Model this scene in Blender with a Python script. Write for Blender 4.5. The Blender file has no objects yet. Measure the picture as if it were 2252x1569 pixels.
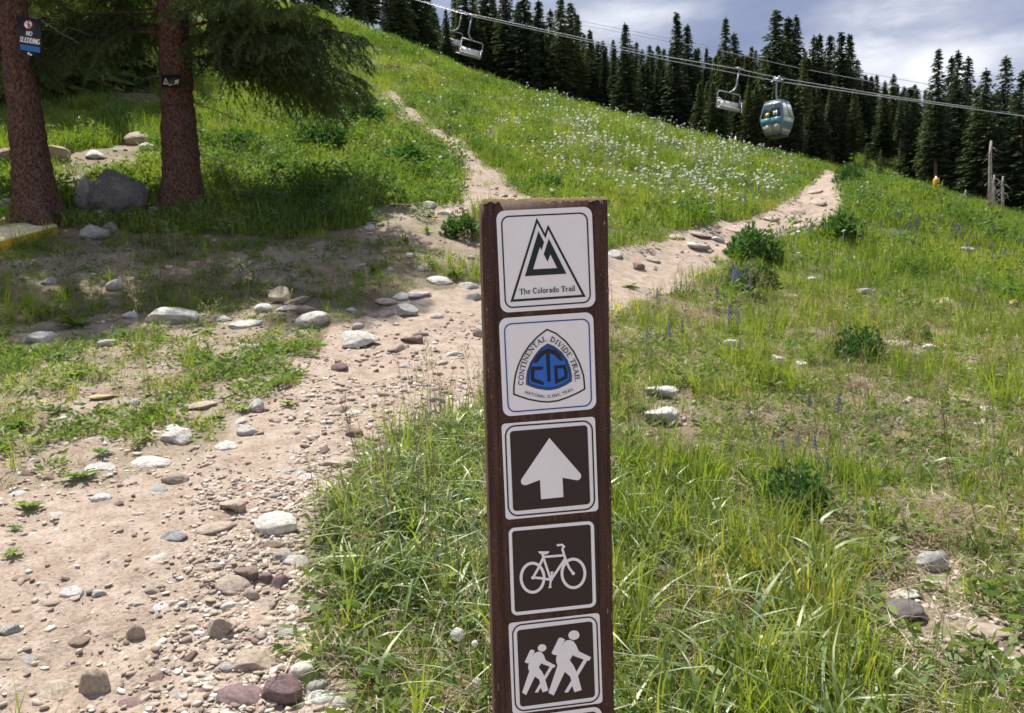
import bpy, math, random
import numpy as np
from mathutils import Vector, Matrix, Euler
from mathutils.geometry import tessellate_polygon

S = bpy.context.scene
COL = S.collection
rnd = random.Random(7)
rng = np.random.default_rng(7)
R = math.radians

# ------------------------------------------------------------------ camera, light, exposure
F, CX, CY, H0 = 1700.0, 1126.0, 784.5, 1.40          # focal length in photo pixels, image centre, eye height
up_c = np.array([-481.0, 20400.0, 1700.0]); up_c /= np.linalg.norm(up_c)
fw = np.array([0, 0, -1.0]); fw = fw - up_c * fw.dot(up_c); fw /= np.linalg.norm(fw)
M = np.array([np.cross(fw, up_c), fw, up_c])          # camera -> world rotation
cam_d = bpy.data.cameras.new('camera'); cam = bpy.data.objects.new('camera', cam_d); COL.objects.link(cam)
mw = Matrix.Identity(4)
for i in range(3):
    for j in range(3):
        mw[i][j] = M[i][j]
mw.translation = (0, 0, H0)
cam.matrix_world = mw
cam_d.sensor_width = 36.0; cam_d.lens = F / 2252.0 * 36.0
cam_d.clip_start = 0.05; cam_d.clip_end = 3000
cam_d.dof.use_dof = True; cam_d.dof.focus_distance = 0.86; cam_d.dof.aperture_fstop = 26.0
S.camera = cam

SUN_EL, SUN_AZ = R(67), R(-41)                        # azimuth from +Y, negative = towards -X
sdir = Vector((math.sin(SUN_AZ) * math.cos(SUN_EL), math.cos(SUN_AZ) * math.cos(SUN_EL), math.sin(SUN_EL)))
sun_d = bpy.data.lights.new('sun', 'SUN'); sun_d.energy = 4.1; sun_d.angle = R(0.5); sun_d.color = (1.0, 0.955, 0.885)
sun = bpy.data.objects.new('sun', sun_d); COL.objects.link(sun)
sun.rotation_euler = sdir.to_track_quat('Z', 'Y').to_euler(); sun.location = (-10, 20, 40)

wd = bpy.data.worlds.new('World'); S.world = wd; wd.use_nodes = True
nt = wd.node_tree; nt.nodes.clear()
def N(t, ty, **kw):
    n = t.nodes.new(ty)
    for k, v in kw.items():
        if k in n.inputs.keys() if not hasattr(n, k) else False:
            n.inputs[k].default_value = v
        else:
            setattr(n, k, v)
    return n
def L(t, a, b): t.links.new(a, b)
def ramp(t, fac, stops):
    n = t.nodes.new('ShaderNodeValToRGB'); cr = n.color_ramp
    while len(cr.elements) < len(stops): cr.elements.new(0.5)
    for e, (p, c) in zip(cr.elements, stops):
        e.position = p; e.color = (*c, 1) if len(c) == 3 else c
    L(t, fac, n.inputs[0]); return n.outputs[0]
sky = N(nt, 'ShaderNodeTexSky'); sky.sky_type = 'NISHITA'; sky.sun_disc = False
sky.sun_elevation = SUN_EL; sky.sun_rotation = SUN_AZ; sky.altitude = 2800
bg1 = N(nt, 'ShaderNodeBackground'); bg1.inputs[1].default_value = 0.10; L(nt, sky.outputs[0], bg1.inputs[0])
tc = N(nt, 'ShaderNodeTexCoord'); sx = N(nt, 'ShaderNodeSeparateXYZ'); L(nt, tc.outputs['Generated'], sx.inputs[0])
az = N(nt, 'ShaderNodeMath', operation='ABSOLUTE'); L(nt, sx.outputs[2], az.inputs[0])
ad = N(nt, 'ShaderNodeMath', operation='ADD'); L(nt, az.outputs[0], ad.inputs[0]); ad.inputs[1].default_value = 0.22
dx = N(nt, 'ShaderNodeMath', operation='DIVIDE'); L(nt, sx.outputs[0], dx.inputs[0]); L(nt, ad.outputs[0], dx.inputs[1])
dy = N(nt, 'ShaderNodeMath', operation='DIVIDE'); L(nt, sx.outputs[1], dy.inputs[0]); L(nt, ad.outputs[0], dy.inputs[1])
cb = N(nt, 'ShaderNodeCombineXYZ'); L(nt, dx.outputs[0], cb.inputs[0]); L(nt, dy.outputs[0], cb.inputs[1])
n1 = N(nt, 'ShaderNodeTexNoise'); L(nt, cb.outputs[0], n1.inputs['Vector'])
n1.inputs['Scale'].default_value = 1.6; n1.inputs['Detail'].default_value = 7; n1.inputs['Roughness'].default_value = 0.52; n1.inputs['Distortion'].default_value = 0.35
cloud = ramp(nt, n1.outputs['Fac'], [(0.34, (0.125, 0.155, 0.245)), (0.46, (0.165, 0.195, 0.285)), (0.54, (0.25, 0.275, 0.35)), (0.66, (0.50, 0.515, 0.555))])
bg2 = N(nt, 'ShaderNodeBackground'); bg2.inputs[1].default_value = 1.0; L(nt, cloud, bg2.inputs[0])
n2 = N(nt, 'ShaderNodeTexNoise'); L(nt, cb.outputs[0], n2.inputs['Vector']); n2.inputs['Scale'].default_value = 0.8; n2.inputs['Detail'].default_value = 4
cov = ramp(nt, n2.outputs['Fac'], [(0.26, (0.75, 0.75, 0.75)), (0.38, (1, 1, 1))])
mx = N(nt, 'ShaderNodeMixShader'); L(nt, cov, mx.inputs[0]); L(nt, bg1.outputs[0], mx.inputs[1]); L(nt, bg2.outputs[0], mx.inputs[2])
wo = N(nt, 'ShaderNodeOutputWorld'); L(nt, mx.outputs[0], wo.inputs[0])

vs = S.view_settings
vs.view_transform = 'Standard'; vs.look = 'None'; vs.exposure = 1.0; vs.gamma = 1.0; vs.use_curve_mapping = False
S.render.engine = 'CYCLES'
S.cycles.use_denoising = True
S.cycles.max_bounces = 7; S.cycles.diffuse_bounces = 3; S.cycles.glossy_bounces = 2; S.cycles.transmission_bounces = 5
S.cycles.transparent_max_bounces = 6
S.cycles.sample_clamp_indirect = 6.0

# ------------------------------------------------------------------ helpers: projection, noise, meshes
def ray(u, v):
    d = M @ np.array([(u - CX) / F, -(v - CY) / F, -1.0]); return d
def at_y(u, v, Y):
    d = ray(u, v); return d * (Y / d[1]) + np.array([0, 0, H0])
def project(P):
    P = np.asarray(P, float) - np.array([0, 0, H0])
    c = P @ M                                         # = M^T p
    dz = np.maximum(-c[..., 2], 1e-3)
    return CX + F * c[..., 0] / dz, CY - F * c[..., 1] / dz

def _h(ix, iy, s):
    n = (ix * 374761393 + iy * 668265263 + s * 1442695041) & 0xffffffff
    n = ((n ^ (n >> 13)) * 1274126177) & 0xffffffff
    return ((n ^ (n >> 16)) & 0xffff) / 65535.0
def vnoise(x, y, s=0):
    x = np.asarray(x, float); y = np.asarray(y, float)
    ix = np.floor(x).astype(np.int64); iy = np.floor(y).astype(np.int64)
    fx = x - ix; fy = y - iy; fx = fx * fx * (3 - 2 * fx); fy = fy * fy * (3 - 2 * fy)
    a = _h(ix, iy, s); b = _h(ix + 1, iy, s); c = _h(ix, iy + 1, s); d = _h(ix + 1, iy + 1, s)
    return (a * (1 - fx) + b * fx) * (1 - fy) + (c * (1 - fx) + d * fx) * fy
def fbm(x, y, s=0, o=4):
    t = 0; a = 0.5; n = 0
    for k in range(o):
        t = t + a * vnoise(np.asarray(x) * 2 ** k, np.asarray(y) * 2 ** k, s + k); n += a; a *= 0.5
    return t / n                                       # 0..1

class MB:
    """collects vertices and faces, then links them as one mesh object"""
    def __init__(s): s.v = []; s.f = []; s.n = 0; s.mi = []
    def add(s, v, f, m=0):
        v = np.asarray(v, float).reshape(-1, 3)
        s.v.append(v); o = s.n
        for q in f: s.f.append(tuple(int(i) + o for i in q)); s.mi.append(m)
        s.n += len(v); return s
    def box(s, c, d, rot=None, m=0):
        x, y, z = [k / 2 for k in d]
        v = np.array([(a, b, e) for a in (-x, x) for b in (-y, y) for e in (-z, z)])
        if rot is not None: v = v @ np.array(rot).T
        return s.add(v + np.array(c), [(0, 1, 3, 2), (4, 6, 7, 5), (0, 4, 5, 1), (2, 3, 7, 6), (0, 2, 6, 4), (1, 5, 7, 3)], m)
    def tube(s, pts, r, seg=8, cap=True, m=0):
        pts = [np.asarray(p, float) for p in pts]; n = len(pts)
        if not hasattr(r, '__len__'): r = [r] * n
        V = []; ref = np.array([0.31, 0.17, 0.93])
        for i in range(n):
            d = pts[min(i + 1, n - 1)] - pts[max(i - 1, 0)]; d = d / (np.linalg.norm(d) + 1e-12)
            if abs(d.dot(ref)) > 0.95: ref = np.array([0.9, 0.3, 0.1])
            a = np.cross(d, ref); a /= np.linalg.norm(a); b = np.cross(d, a)
            for k in range(seg):
                t = 2 * math.pi * k / seg; V.append(pts[i] + r[i] * (a * math.cos(t) + b * math.sin(t)))
        Fc = [(i * seg + k, i * seg + (k + 1) % seg, (i + 1) * seg + (k + 1) % seg, (i + 1) * seg + k) for i in range(n - 1) for k in range(seg)]
        if cap: Fc += [tuple(range(seg))[::-1], tuple((n - 1) * seg + k for k in range(seg))]
        return s.add(V, Fc, m)
    def ball(s, c, r, sg=10, rg=6, m=0):
        r = np.array(r if hasattr(r, '__len__') else (r, r, r)); V = [(0, 0, -1)]
        for i in range(1, rg):
            p = -math.pi / 2 + math.pi * i / rg
            for k in range(sg): V.append((math.cos(p) * math.cos(2 * math.pi * k / sg), math.cos(p) * math.sin(2 * math.pi * k / sg), math.sin(p)))
        V.append((0, 0, 1)); Fc = []
        for k in range(sg):
            Fc.append((0, 1 + (k + 1) % sg, 1 + k)); e = 1 + (rg - 2) * sg
            Fc.append((e + k, e + (k + 1) % sg, len(V) - 1))
            for i in range(rg - 2): a = 1 + i * sg; Fc.append((a + k, a + (k + 1) % sg, a + sg + (k + 1) % sg, a + sg + k))
        return s.add(np.array(V) * r + np.array(c), Fc, m)
    def mesh(s, name, mats, smooth=False):
        me = bpy.data.meshes.new(name)
        V = np.concatenate(s.v) if s.v else np.zeros((0, 3))
        me.vertices.add(len(V)); me.vertices.foreach_set('co', V.astype(np.float32).ravel())
        tot = np.array([len(q) for q in s.f], np.int32)
        me.loops.add(int(tot.sum())); me.loops.foreach_set('vertex_index', np.fromiter((i for q in s.f for i in q), np.int32))
        me.polygons.add(len(tot)); me.polygons.foreach_set('loop_start', np.concatenate([[0], np.cumsum(tot)[:-1]]).astype(np.int32))
        me.polygons.foreach_set('loop_total', tot)
        if not isinstance(mats, (list, tuple)): mats = [mats]
        for m_ in mats: me.materials.append(m_)
        if len(mats) > 1: me.polygons.foreach_set('material_index', np.array(s.mi, np.int32))
        if smooth: me.polygons.foreach_set('use_smooth', np.ones(len(tot), bool))
        me.update(calc_edges=True); me.validate(); return me
    def build(s, name, mats, parent=None, smooth=False):
        return link(name, s.mesh(name, mats, smooth), parent)
def link(name, me, parent=None, loc=None):
    o = bpy.data.objects.new(name, me); COL.objects.link(o)
    if parent is not None: o.parent = parent
    if loc is not None: o.location = loc
    return o
def empty(name, loc=(0, 0, 0), rz=0.0):
    o = bpy.data.objects.new(name, None); COL.objects.link(o); o.location = loc; o.rotation_euler = (0, 0, rz)
    o.empty_display_size = 0.2; return o
def tag(o, label=None, cat=None, group=None, kind=None):
    for k, v in (('label', label), ('category', cat), ('group', group), ('kind', kind)):
        if v: o[k] = v
    return o
def fastmesh(name, V, T, mat, smooth=False):
    """V (n,3), T (m,k) index array"""
    me = bpy.data.meshes.new(name); V = np.asarray(V, np.float32); T = np.asarray(T, np.int32); k = T.shape[1]
    me.vertices.add(len(V)); me.vertices.foreach_set('co', V.ravel())
    me.loops.add(T.size); me.loops.foreach_set('vertex_index', T.ravel())
    me.polygons.add(len(T)); me.polygons.foreach_set('loop_start', np.arange(0, T.size, k, dtype=np.int32))
    me.polygons.foreach_set('loop_total', np.full(len(T), k, np.int32))
    if smooth: me.polygons.foreach_set('use_smooth', np.ones(len(T), bool))
    if mat is not None: me.materials.append(mat)
    me.update(calc_edges=True); return me

# ------------------------------------------------------------------ materials
def mat(name):
    m = bpy.data.materials.new(name); m.use_nodes = True; t = m.node_tree; t.nodes.clear()
    o = t.nodes.new('ShaderNodeOutputMaterial'); return m, t, o
def plain(name, col, rough=0.6, metal=0.0, noise=0.0, nscale=30, bump=0.0, spec=0.4):
    m, t, o = mat(name); b = t.nodes.new('ShaderNodeBsdfPrincipled'); L(t, b.outputs[0], o.inputs[0])
    b.inputs['Base Color'].default_value = (*col, 1); b.inputs['Roughness'].default_value = rough; b.inputs['Metallic'].default_value = metal
    b.inputs['Specular IOR Level'].default_value = spec
    if noise or bump:
        c = t.nodes.new('ShaderNodeTexCoord'); n = t.nodes.new('ShaderNodeTexNoise'); L(t, c.outputs['Object'], n.inputs['Vector'])
        n.inputs['Scale'].default_value = nscale; n.inputs['Detail'].default_value = 6
        if noise:
            r = ramp(t, n.outputs['Fac'], [(0.3, [x * (1 - noise) for x in col]), (0.7, [min(1, x * (1 + noise)) for x in col])]); L(t, r, b.inputs['Base Color'])
        if bump:
            bp = t.nodes.new('ShaderNodeBump'); bp.inputs['Strength'].default_value = bump; bp.inputs['Distance'].default_value = 0.02
            L(t, n.outputs['Fac'], bp.inputs['Height']); L(t, bp.outputs[0], b.inputs['Normal'])
    return m
def leafmat(name, stops, trans=0.45, inst=True, tcol=1.95, gloss=0.03, rough=0.55, tv=(1.1, 1.05, 0.5)):
    """thin leaf: reflects, lets light through, slight sheen; colour by a per-plant random value"""
    m, t, o = mat(name)
    if inst:
        a = t.nodes.new('ShaderNodeAttribute'); a.attribute_type = 'INSTANCER'; a.attribute_name = 'tint'; fac = a.outputs['Fac']
    else:
        a = t.nodes.new('ShaderNodeObjectInfo'); fac = a.outputs['Random']
    c = t.nodes.new('ShaderNodeTexCoord'); n = t.nodes.new('ShaderNodeTexNoise'); L(t, c.outputs['Object'], n.inputs['Vector']); n.inputs['Scale'].default_value = 14.0
    ma = t.nodes.new('ShaderNodeMath'); ma.operation = 'MULTIPLY_ADD'; L(t, n.outputs['Fac'], ma.inputs[0]); ma.inputs[1].default_value = 0.5; ma.inputs[2].default_value = -0.25
    ad = t.nodes.new('ShaderNodeMath'); ad.operation = 'ADD'; ad.use_clamp = True; L(t, fac, ad.inputs[0]); L(t, ma.outputs[0], ad.inputs[1])
    col = ramp(t, ad.outputs[0], stops)
    d = t.nodes.new('ShaderNodeBsdfDiffuse'); L(t, col, d.inputs[0])
    tr = t.nodes.new('ShaderNodeBsdfTranslucent')
    vm = t.nodes.new('ShaderNodeVectorMath'); vm.operation = 'MULTIPLY'; L(t, col, vm.inputs[0]); vm.inputs[1].default_value = tuple(tcol * q for q in tv); L(t, vm.outputs[0], tr.inputs[0])
    mx = t.nodes.new('ShaderNodeMixShader'); mx.inputs[0].default_value = trans; L(t, d.outputs[0], mx.inputs[1]); L(t, tr.outputs[0], mx.inputs[2])
    g = t.nodes.new('ShaderNodeBsdfGlossy'); g.inputs['Roughness'].default_value = rough; g.inputs[0].default_value = (0.95, 0.95, 0.78, 1)
    m2 = t.nodes.new('ShaderNodeMixShader'); m2.inputs[0].default_value = gloss; L(t, mx.outputs[0], m2.inputs[1]); L(t, g.outputs[0], m2.inputs[2])
    L(t, m2.outputs[0], o.inputs[0]); return m

G_DARK, G_MID, G_LIME, STRAW = (0.040, 0.085, 0.016), (0.108, 0.175, 0.027), (0.185, 0.250, 0.036), (0.36, 0.28, 0.14)
MT = {}
MT['grass'] = leafmat('grass_blade', [(0.0, G_DARK), (0.35, G_MID), (0.75, G_LIME), (1.0, (0.27, 0.265, 0.075))], 0.5)
MT['coarse'] = leafmat('coarse_grass_blade', [(0.0, (0.065, 0.125, 0.034)), (0.5, (0.125, 0.190, 0.058)), (1.0, (0.22, 0.26, 0.10))], 0.40, gloss=0.09, rough=0.5)
MT['straw'] = leafmat('dry_straw', [(0.0, (0.13, 0.095, 0.065)), (0.5, (0.27, 0.215, 0.145)), (1.0, (0.48, 0.42, 0.32))], 0.25, gloss=0.04)
MT['forb'] = leafmat('forb_leaf', [(0.0, (0.030, 0.075, 0.020)), (0.5, (0.07, 0.13, 0.03)), (1.0, (0.13, 0.19, 0.04))], 0.42)
MT['sage'] = leafmat('sage_leaf', [(0.0, (0.10, 0.15, 0.10)), (1.0, (0.19, 0.23, 0.17))], 0.3)
MT['weed'] = leafmat('weed_leaf', [(0.0, (0.055, 0.12, 0.02)), (0.5, (0.10, 0.18, 0.03)), (1.0, (0.17, 0.23, 0.04))], 0.48, inst=False)
MT['bush'] = leafmat('bush_leaf', [(0.0, (0.030, 0.085, 0.022)), (0.6, (0.055, 0.12, 0.03)), (1.0, (0.10, 0.16, 0.04))], 0.4, inst=False)
MT['needle'] = leafmat('spruce_needle', [(0.0, (0.030, 0.060, 0.022)), (0.5, (0.055, 0.098, 0.034)), (1.0, (0.095, 0.140, 0.042))], 0.38, inst=False, gloss=0.05)
MT['farneedle'] = leafmat('far_spruce_needle', [(0.0, (0.030, 0.052, 0.032)), (0.6, (0.052, 0.082, 0.044)), (1.0, (0.085, 0.110, 0.050))], 0.26, inst=False, gloss=0.03)
MT['white_petal'] = leafmat('white_petal', [(0, (0.75, 0.74, 0.70)), (1, (0.85, 0.84, 0.80))], 0.35, gloss=0.0, tcol=0.95, tv=(1, 1, 1))
MT['blue_petal'] = leafmat('blue_petal', [(0, (0.20, 0.20, 0.42)), (1, (0.34, 0.34, 0.54))], 0.3, inst=False, gloss=0.0, tcol=1.0, tv=(1, 1, 1))
MT['pink_petal'] = leafmat('pink_petal', [(0, (0.55, 0.18, 0.38)), (1, (0.6, 0.25, 0.45))], 0.3, inst=False, gloss=0.0, tcol=1.0)
MT['yellow_petal'] = leafmat('yellow_petal', [(0, (0.75, 0.50, 0.03)), (1, (0.8, 0.6, 0.05))], 0.3, gloss=0.0, tcol=1.0)
MT['fluff'] = leafmat('seed_fluff', [(0, (0.72, 0.70, 0.64)), (1, (0.8, 0.78, 0.72))], 0.5, inst=False, gloss=0.0, tcol=1.0, tv=(1, 1, 1))
MT['stem'] = plain('plant_stem', (0.16, 0.17, 0.06), 0.6)
MT['steel'] = plain('galvanised_steel', (0.33, 0.35, 0.37), 0.45, 0.5, 0.15, 8)
MT['darksteel'] = plain('dark_steel', (0.06, 0.065, 0.07), 0.5, 0.4)
MT['seatpad'] = plain('pale_seat_pad', (0.62, 0.61, 0.57), 0.6)
MT['cable'] = plain('steel_rope', (0.50, 0.51, 0.52), 0.4, 0.5)

def rock_mat():
    m, t, o = mat('field_stone'); b = t.nodes.new('ShaderNodeBsdfPrincipled'); L(t, b.outputs[0], o.inputs[0]); b.inputs['Roughness'].default_value = 0.85
    b.inputs['Specular IOR Level'].default_value = 0.25
    oi = t.nodes.new('ShaderNodeObjectInfo'); c = t.nodes.new('ShaderNodeTexCoord')
    n = t.nodes.new('ShaderNodeTexNoise'); L(t, c.outputs['Object'], n.inputs['Vector']); n.inputs['Scale'].default_value = 3.2; n.inputs['Detail'].default_value = 8; n.inputs['Roughness'].default_value = 0.65
    n2 = t.nodes.new('ShaderNodeTexNoise'); L(t, c.outputs['Object'], n2.inputs['Vector']); n2.inputs['Scale'].default_value = 22; n2.inputs['Detail'].default_value = 5
    r1 = ramp(t, n.outputs['Fac'], [(0.28, (0.50, 0.48, 0.45)), (0.5, (0.92, 0.91, 0.90)), (0.72, (1.25, 1.22, 1.18))])
    r2 = ramp(t, n2.outputs['Fac'], [(0.33, (0.62, 0.60, 0.58)), (0.5, (1, 1, 1)), (0.7, (1.12, 1.10, 1.08))])
    v1 = t.nodes.new('ShaderNodeVectorMath'); v1.operation = 'MULTIPLY'; L(t, oi.outputs['Color'], v1.inputs[0]); L(t, r1, v1.inputs[1])
    v2 = t.nodes.new('ShaderNodeVectorMath'); v2.operation = 'MULTIPLY'; L(t, v1.outputs[0], v2.inputs[0]); L(t, r2, v2.inputs[1])
    L(t, v2.outputs[0], b.inputs['Base Color'])
    bp = t.nodes.new('ShaderNodeBump'); bp.inputs['Strength'].default_value = 0.55; bp.inputs['Distance'].default_value = 0.06
    ad = t.nodes.new('ShaderNodeMath'); ad.operation = 'ADD'; L(t, n.outputs['Fac'], ad.inputs[0]); L(t, n2.outputs['Fac'], ad.inputs[1])
    L(t, ad.outputs[0], bp.inputs['Height']); L(t, bp.outputs[0], b.inputs['Normal']); return m
MT['rock'] = rock_mat()
def pebble_mat():
    m, t, o = mat('loose_gravel'); b = t.nodes.new('ShaderNodeBsdfPrincipled'); L(t, b.outputs[0], o.inputs[0]); b.inputs['Roughness'].default_value = 0.9
    b.inputs['Specular IOR Level'].default_value = 0.2
    a = t.nodes.new('ShaderNodeAttribute'); a.attribute_type = 'INSTANCER'; a.attribute_name = 'tint'
    L(t, ramp(t, a.outputs['Fac'], [(0.0, (0.17, 0.13, 0.115)), (0.25, (0.30, 0.235, 0.19)), (0.55, (0.40, 0.325, 0.26)), (0.85, (0.48, 0.42, 0.35)), (1.0, (0.60, 0.57, 0.52))]), b.inputs['Base Color']); return m
MT['pebble'] = pebble_mat()
def ground_mat():
    m, t, o = mat('hillside_soil'); b = t.nodes.new('ShaderNodeBsdfPrincipled'); L(t, b.outputs[0], o.inputs[0]); b.inputs['Roughness'].default_value = 0.95
    b.inputs['Specular IOR Level'].default_value = 0.1
    c = t.nodes.new('ShaderNodeTexCoord'); a = t.nodes.new('ShaderNodeAttribute'); a.attribute_name = 'dirt'
    gr = t.nodes.new('ShaderNodeAttribute'); gr.attribute_name = 'green'
    def noise(s, d=6, r=0.6):
        n = t.nodes.new('ShaderNodeTexNoise'); L(t, c.outputs['Object'], n.inputs['Vector']); n.inputs['Scale'].default_value = s; n.inputs['Detail'].default_value = d; n.inputs['Roughness'].default_value = r; return n.outputs['Fac']
    big, mid, fine = noise(0.9), noise(7), noise(55, 5, 0.7)
    soil = ramp(t, mid, [(0.3, (0.295, 0.226, 0.174)), (0.5, (0.375, 0.299, 0.238)), (0.7, (0.45, 0.378, 0.312))])
    soil2 = ramp(t, fine, [(0.3, (0.52, 0.49, 0.47)), (0.5, (1, 1, 1)), (0.68, (1.18, 1.18, 1.18))])
    litter = ramp(t, fine, [(0.3, (0.08, 0.06, 0.042)), (0.5, (0.20, 0.155, 0.11)), (0.68, (0.36, 0.30, 0.23))])
    moss = ramp(t, fine, [(0.3, (0.035, 0.055, 0.014)), (0.55, (0.09, 0.125, 0.03)), (0.7, (0.17, 0.18, 0.06))])
    sm = t.nodes.new('ShaderNodeVectorMath'); sm.operation = 'MULTIPLY'; L(t, soil, sm.inputs[0]); L(t, soil2, sm.inputs[1])
    g2 = t.nodes.new('ShaderNodeMath'); g2.operation = 'MULTIPLY_ADD'; L(t, big, g2.inputs[0]); g2.inputs[1].default_value = 1.2; g2.inputs[2].default_value = -0.6
    g3 = t.nodes.new('ShaderNodeMath'); g3.operation = 'ADD'; g3.use_clamp = True; L(t, g2.outputs[0], g3.inputs[0]); L(t, gr.outputs['Fac'], g3.inputs[1])
    m1 = t.nodes.new('ShaderNodeMix'); m1.data_type = 'RGBA'; L(t, g3.outputs[0], m1.inputs[0]); L(t, litter, m1.inputs[6]); L(t, moss, m1.inputs[7])
    m2 = t.nodes.new('ShaderNodeMix'); m2.data_type = 'RGBA'; L(t, a.outputs['Fac'], m2.inputs[0]); L(t, m1.outputs[2], m2.inputs[6]); L(t, sm.outputs[0], m2.inputs[7])
    L(t, m2.outputs[2], b.inputs['Base Color'])
    bp = t.nodes.new('ShaderNodeBump'); bp.inputs['Strength'].default_value = 0.7; bp.inputs['Distance'].default_value = 0.025
    ad = t.nodes.new('ShaderNodeMath'); ad.operation = 'ADD'; L(t, mid, ad.inputs[0]); L(t, fine, ad.inputs[1]); L(t, ad.outputs[0], bp.inputs['Height']); L(t, bp.outputs[0], b.inputs['Normal'])
    return m
MT['ground'] = ground_mat()
def bark_mat(name, c0, c1, c2, sc=(17, 17, 8.0)):
    m, t, o = mat(name); b = t.nodes.new('ShaderNodeBsdfPrincipled'); L(t, b.outputs[0], o.inputs[0]); b.inputs['Roughness'].default_value = 0.9; b.inputs['Specular IOR Level'].default_value = 0.15
    c = t.nodes.new('ShaderNodeTexCoord'); mp = t.nodes.new('ShaderNodeMapping'); mp.inputs['Scale'].default_value = sc; L(t, c.outputs['Object'], mp.inputs[0])
    v = t.nodes.new('ShaderNodeTexVoronoi'); v.feature = 'F1'; v.inputs['Scale'].default_value = 2.4; L(t, mp.outputs[0], v.inputs['Vector'])
    n = t.nodes.new('ShaderNodeTexNoise'); L(t, mp.outputs[0], n.inputs['Vector']); n.inputs['Scale'].default_value = 2.2; n.inputs['Detail'].default_value = 9; n.inputs['Roughness'].default_value = 0.7
    ad = t.nodes.new('ShaderNodeMath'); ad.operation = 'MULTIPLY_ADD'; L(t, v.outputs['Distance'], ad.inputs[0]); ad.inputs[1].default_value = -0.32; L(t, n.outputs['Fac'], ad.inputs[2])
    bc = ramp(t, ad.outputs[0], [(0.20, c0), (0.38, c1), (0.58, c2)]); n5 = t.nodes.new('ShaderNodeTexNoise'); L(t, c.outputs['Object'], n5.inputs['Vector']); n5.inputs['Scale'].default_value = 3.5; n5.inputs['Detail'].default_value = 7; n5.inputs['Roughness'].default_value = .7
    mk = ramp(t, n5.outputs['Fac'], [(.54, (0, 0, 0)), (.70, (.65, .65, .65))]); mb_ = t.nodes.new('ShaderNodeMix'); mb_.data_type = 'RGBA'; L(t, mk, mb_.inputs[0]); L(t, bc, mb_.inputs[6]); mb_.inputs[7].default_value = (.20, .165, .145, 1); L(t, mb_.outputs[2], b.inputs['Base Color'])
    bp = t.nodes.new('ShaderNodeBump'); bp.inputs['Strength'].default_value = 1.0; bp.inputs['Distance'].default_value = 0.05; L(t, ad.outputs[0], bp.inputs['Height']); L(t, bp.outputs[0], b.inputs['Normal']); return m
MT['bark'] = bark_mat('spruce_bark', (0.06, 0.032, 0.024), (0.165, 0.088, 0.064), (0.30, 0.19, 0.145))
MT['farbark'] = plain('distant_bark', (0.17, 0.12, 0.095), 0.9, noise=0.4, nscale=3)
MT['deadwood'] = plain('weathered_dead_wood', (0.34, 0.29, 0.25), 0.85, noise=0.35, nscale=9, bump=0.5)

# ------------------------------------------------------------------ terrain: a smooth hillside through surveyed points (photo pixel, distance)
CP = [  # u, v, Y
 (0,1569,2.25),(700,1577,2.25),(1400,1575,2.27),(2252,1569,2.3),
 (100,1285,3.0),(650,1290,3.0),(1300,1300,3.0),(2000,1310,3.05),
 (-200,1090,4.0),(300,1085,4.0),(900,1075,4.05),(1500,1080,4.1),(2252,1090,4.15),
 (100,956,5.0),(600,956,5.0),(1200,950,5.1),(1800,985,5.0),(2252,1000,5.0),
 (100,828,6.5),(600,828,6.5),(1100,822,6.6),(1600,840,6.6),(2200,860,6.7),
 (0,745,7.9),(500,741,8.0),(900,735,8.1),(1300,742,8.2),(1800,760,8.4),(2252,780,8.5),
 (0,650,9.2),(300,668,9.4),(600,671,9.5),(900,655,9.6),(1150,655,9.9),(1400,665,10.2),(1700,690,10.2),(2252,700,11),
 (1350,600,11.6),(1600,600,13),(1900,600,14),(2252,610,15),
 (1400,560,13),(1600,515,16),(1750,470,20),(1800,408,26),(1900,470,20),(2050,446,22),(2252,525,20),(2150,490,21),(1880,408,26),
 (80,500,11.8),(405,478,13),(300,560,10.9),(500,560,11),(700,560,11),(900,555,11.2),(700,455,13.4),(560,445,13.6),(860,470,13),(1000,470,13.4),
 (1180,450,15),(1050,430,15.5),(1000,330,20),(900,250,26),(850,205,30),
 (1300,460,16.5),(1450,450,18),(1300,300,27),(1500,400,22.5),(1650,400,25),(1200,380,21),
 (1100,192,38),(1400,273,38),(1600,328,36),(1840,383,33),(950,142,38),(800,82,38),(600,20,38),(1250,235,38),
 (600,380,17),(600,300,20),(600,200,26),(800,330,19.5),(0,430,13.5),(0,380,15),(200,330,17),(200,230,22),(400,200,25),(0,250,21),(-200,300,18),(-200,500,11.5),(-250,700,8),
 (700,120,33),(400,60,34),
 (2060,441,34),(2178,469,30),(2250,518,28.5),(2180,500,22),(1905,398,39),(1960,408,37),(2252,478,48),(2000,372,52),(2120,440,40),(2420,560,30),(2420,600,18)]
ctl = [at_y(*c) for c in CP]
ctl += [np.array(p) for p in [  # beyond the crest, behind the camera, far away
 (-4,50,15.2),(4,50,11.0),(12,50,9.4),(20,52,9.5),(-20,50,19),
 (-10,70,19),(10,72,19),(30,75,17),(55,60,10),(60,30,0),(-45,60,24),(-50,30,18),(-30,20,8),(-20,8,1.2),(-12,3,-0.1),(14,5,-0.3),(22,12,0.0),(40,10,-1.5),
 (0,0.5,0.02),(-4,0.3,0.0),(4,0.3,0.0),(0,-8,-0.8),(-20,-10,-0.8),(20,-10,-1),(0,-40,-4),(-60,-40,-3),(70,-40,-5),(0,140,24),(90,120,14),(-100,120,36),(0,300,30),(200,250,20),(-200,250,45),(250,0,-10),(-250,0,20),(0,-250,-12),(250,-250,-15),(-250,-250,0)]]
ctl = np.array(ctl)
def _phi(r2): return np.where(r2 > 1e-12, 0.5 * r2 * np.log(np.maximum(r2, 1e-12)), 0.0)
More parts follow.
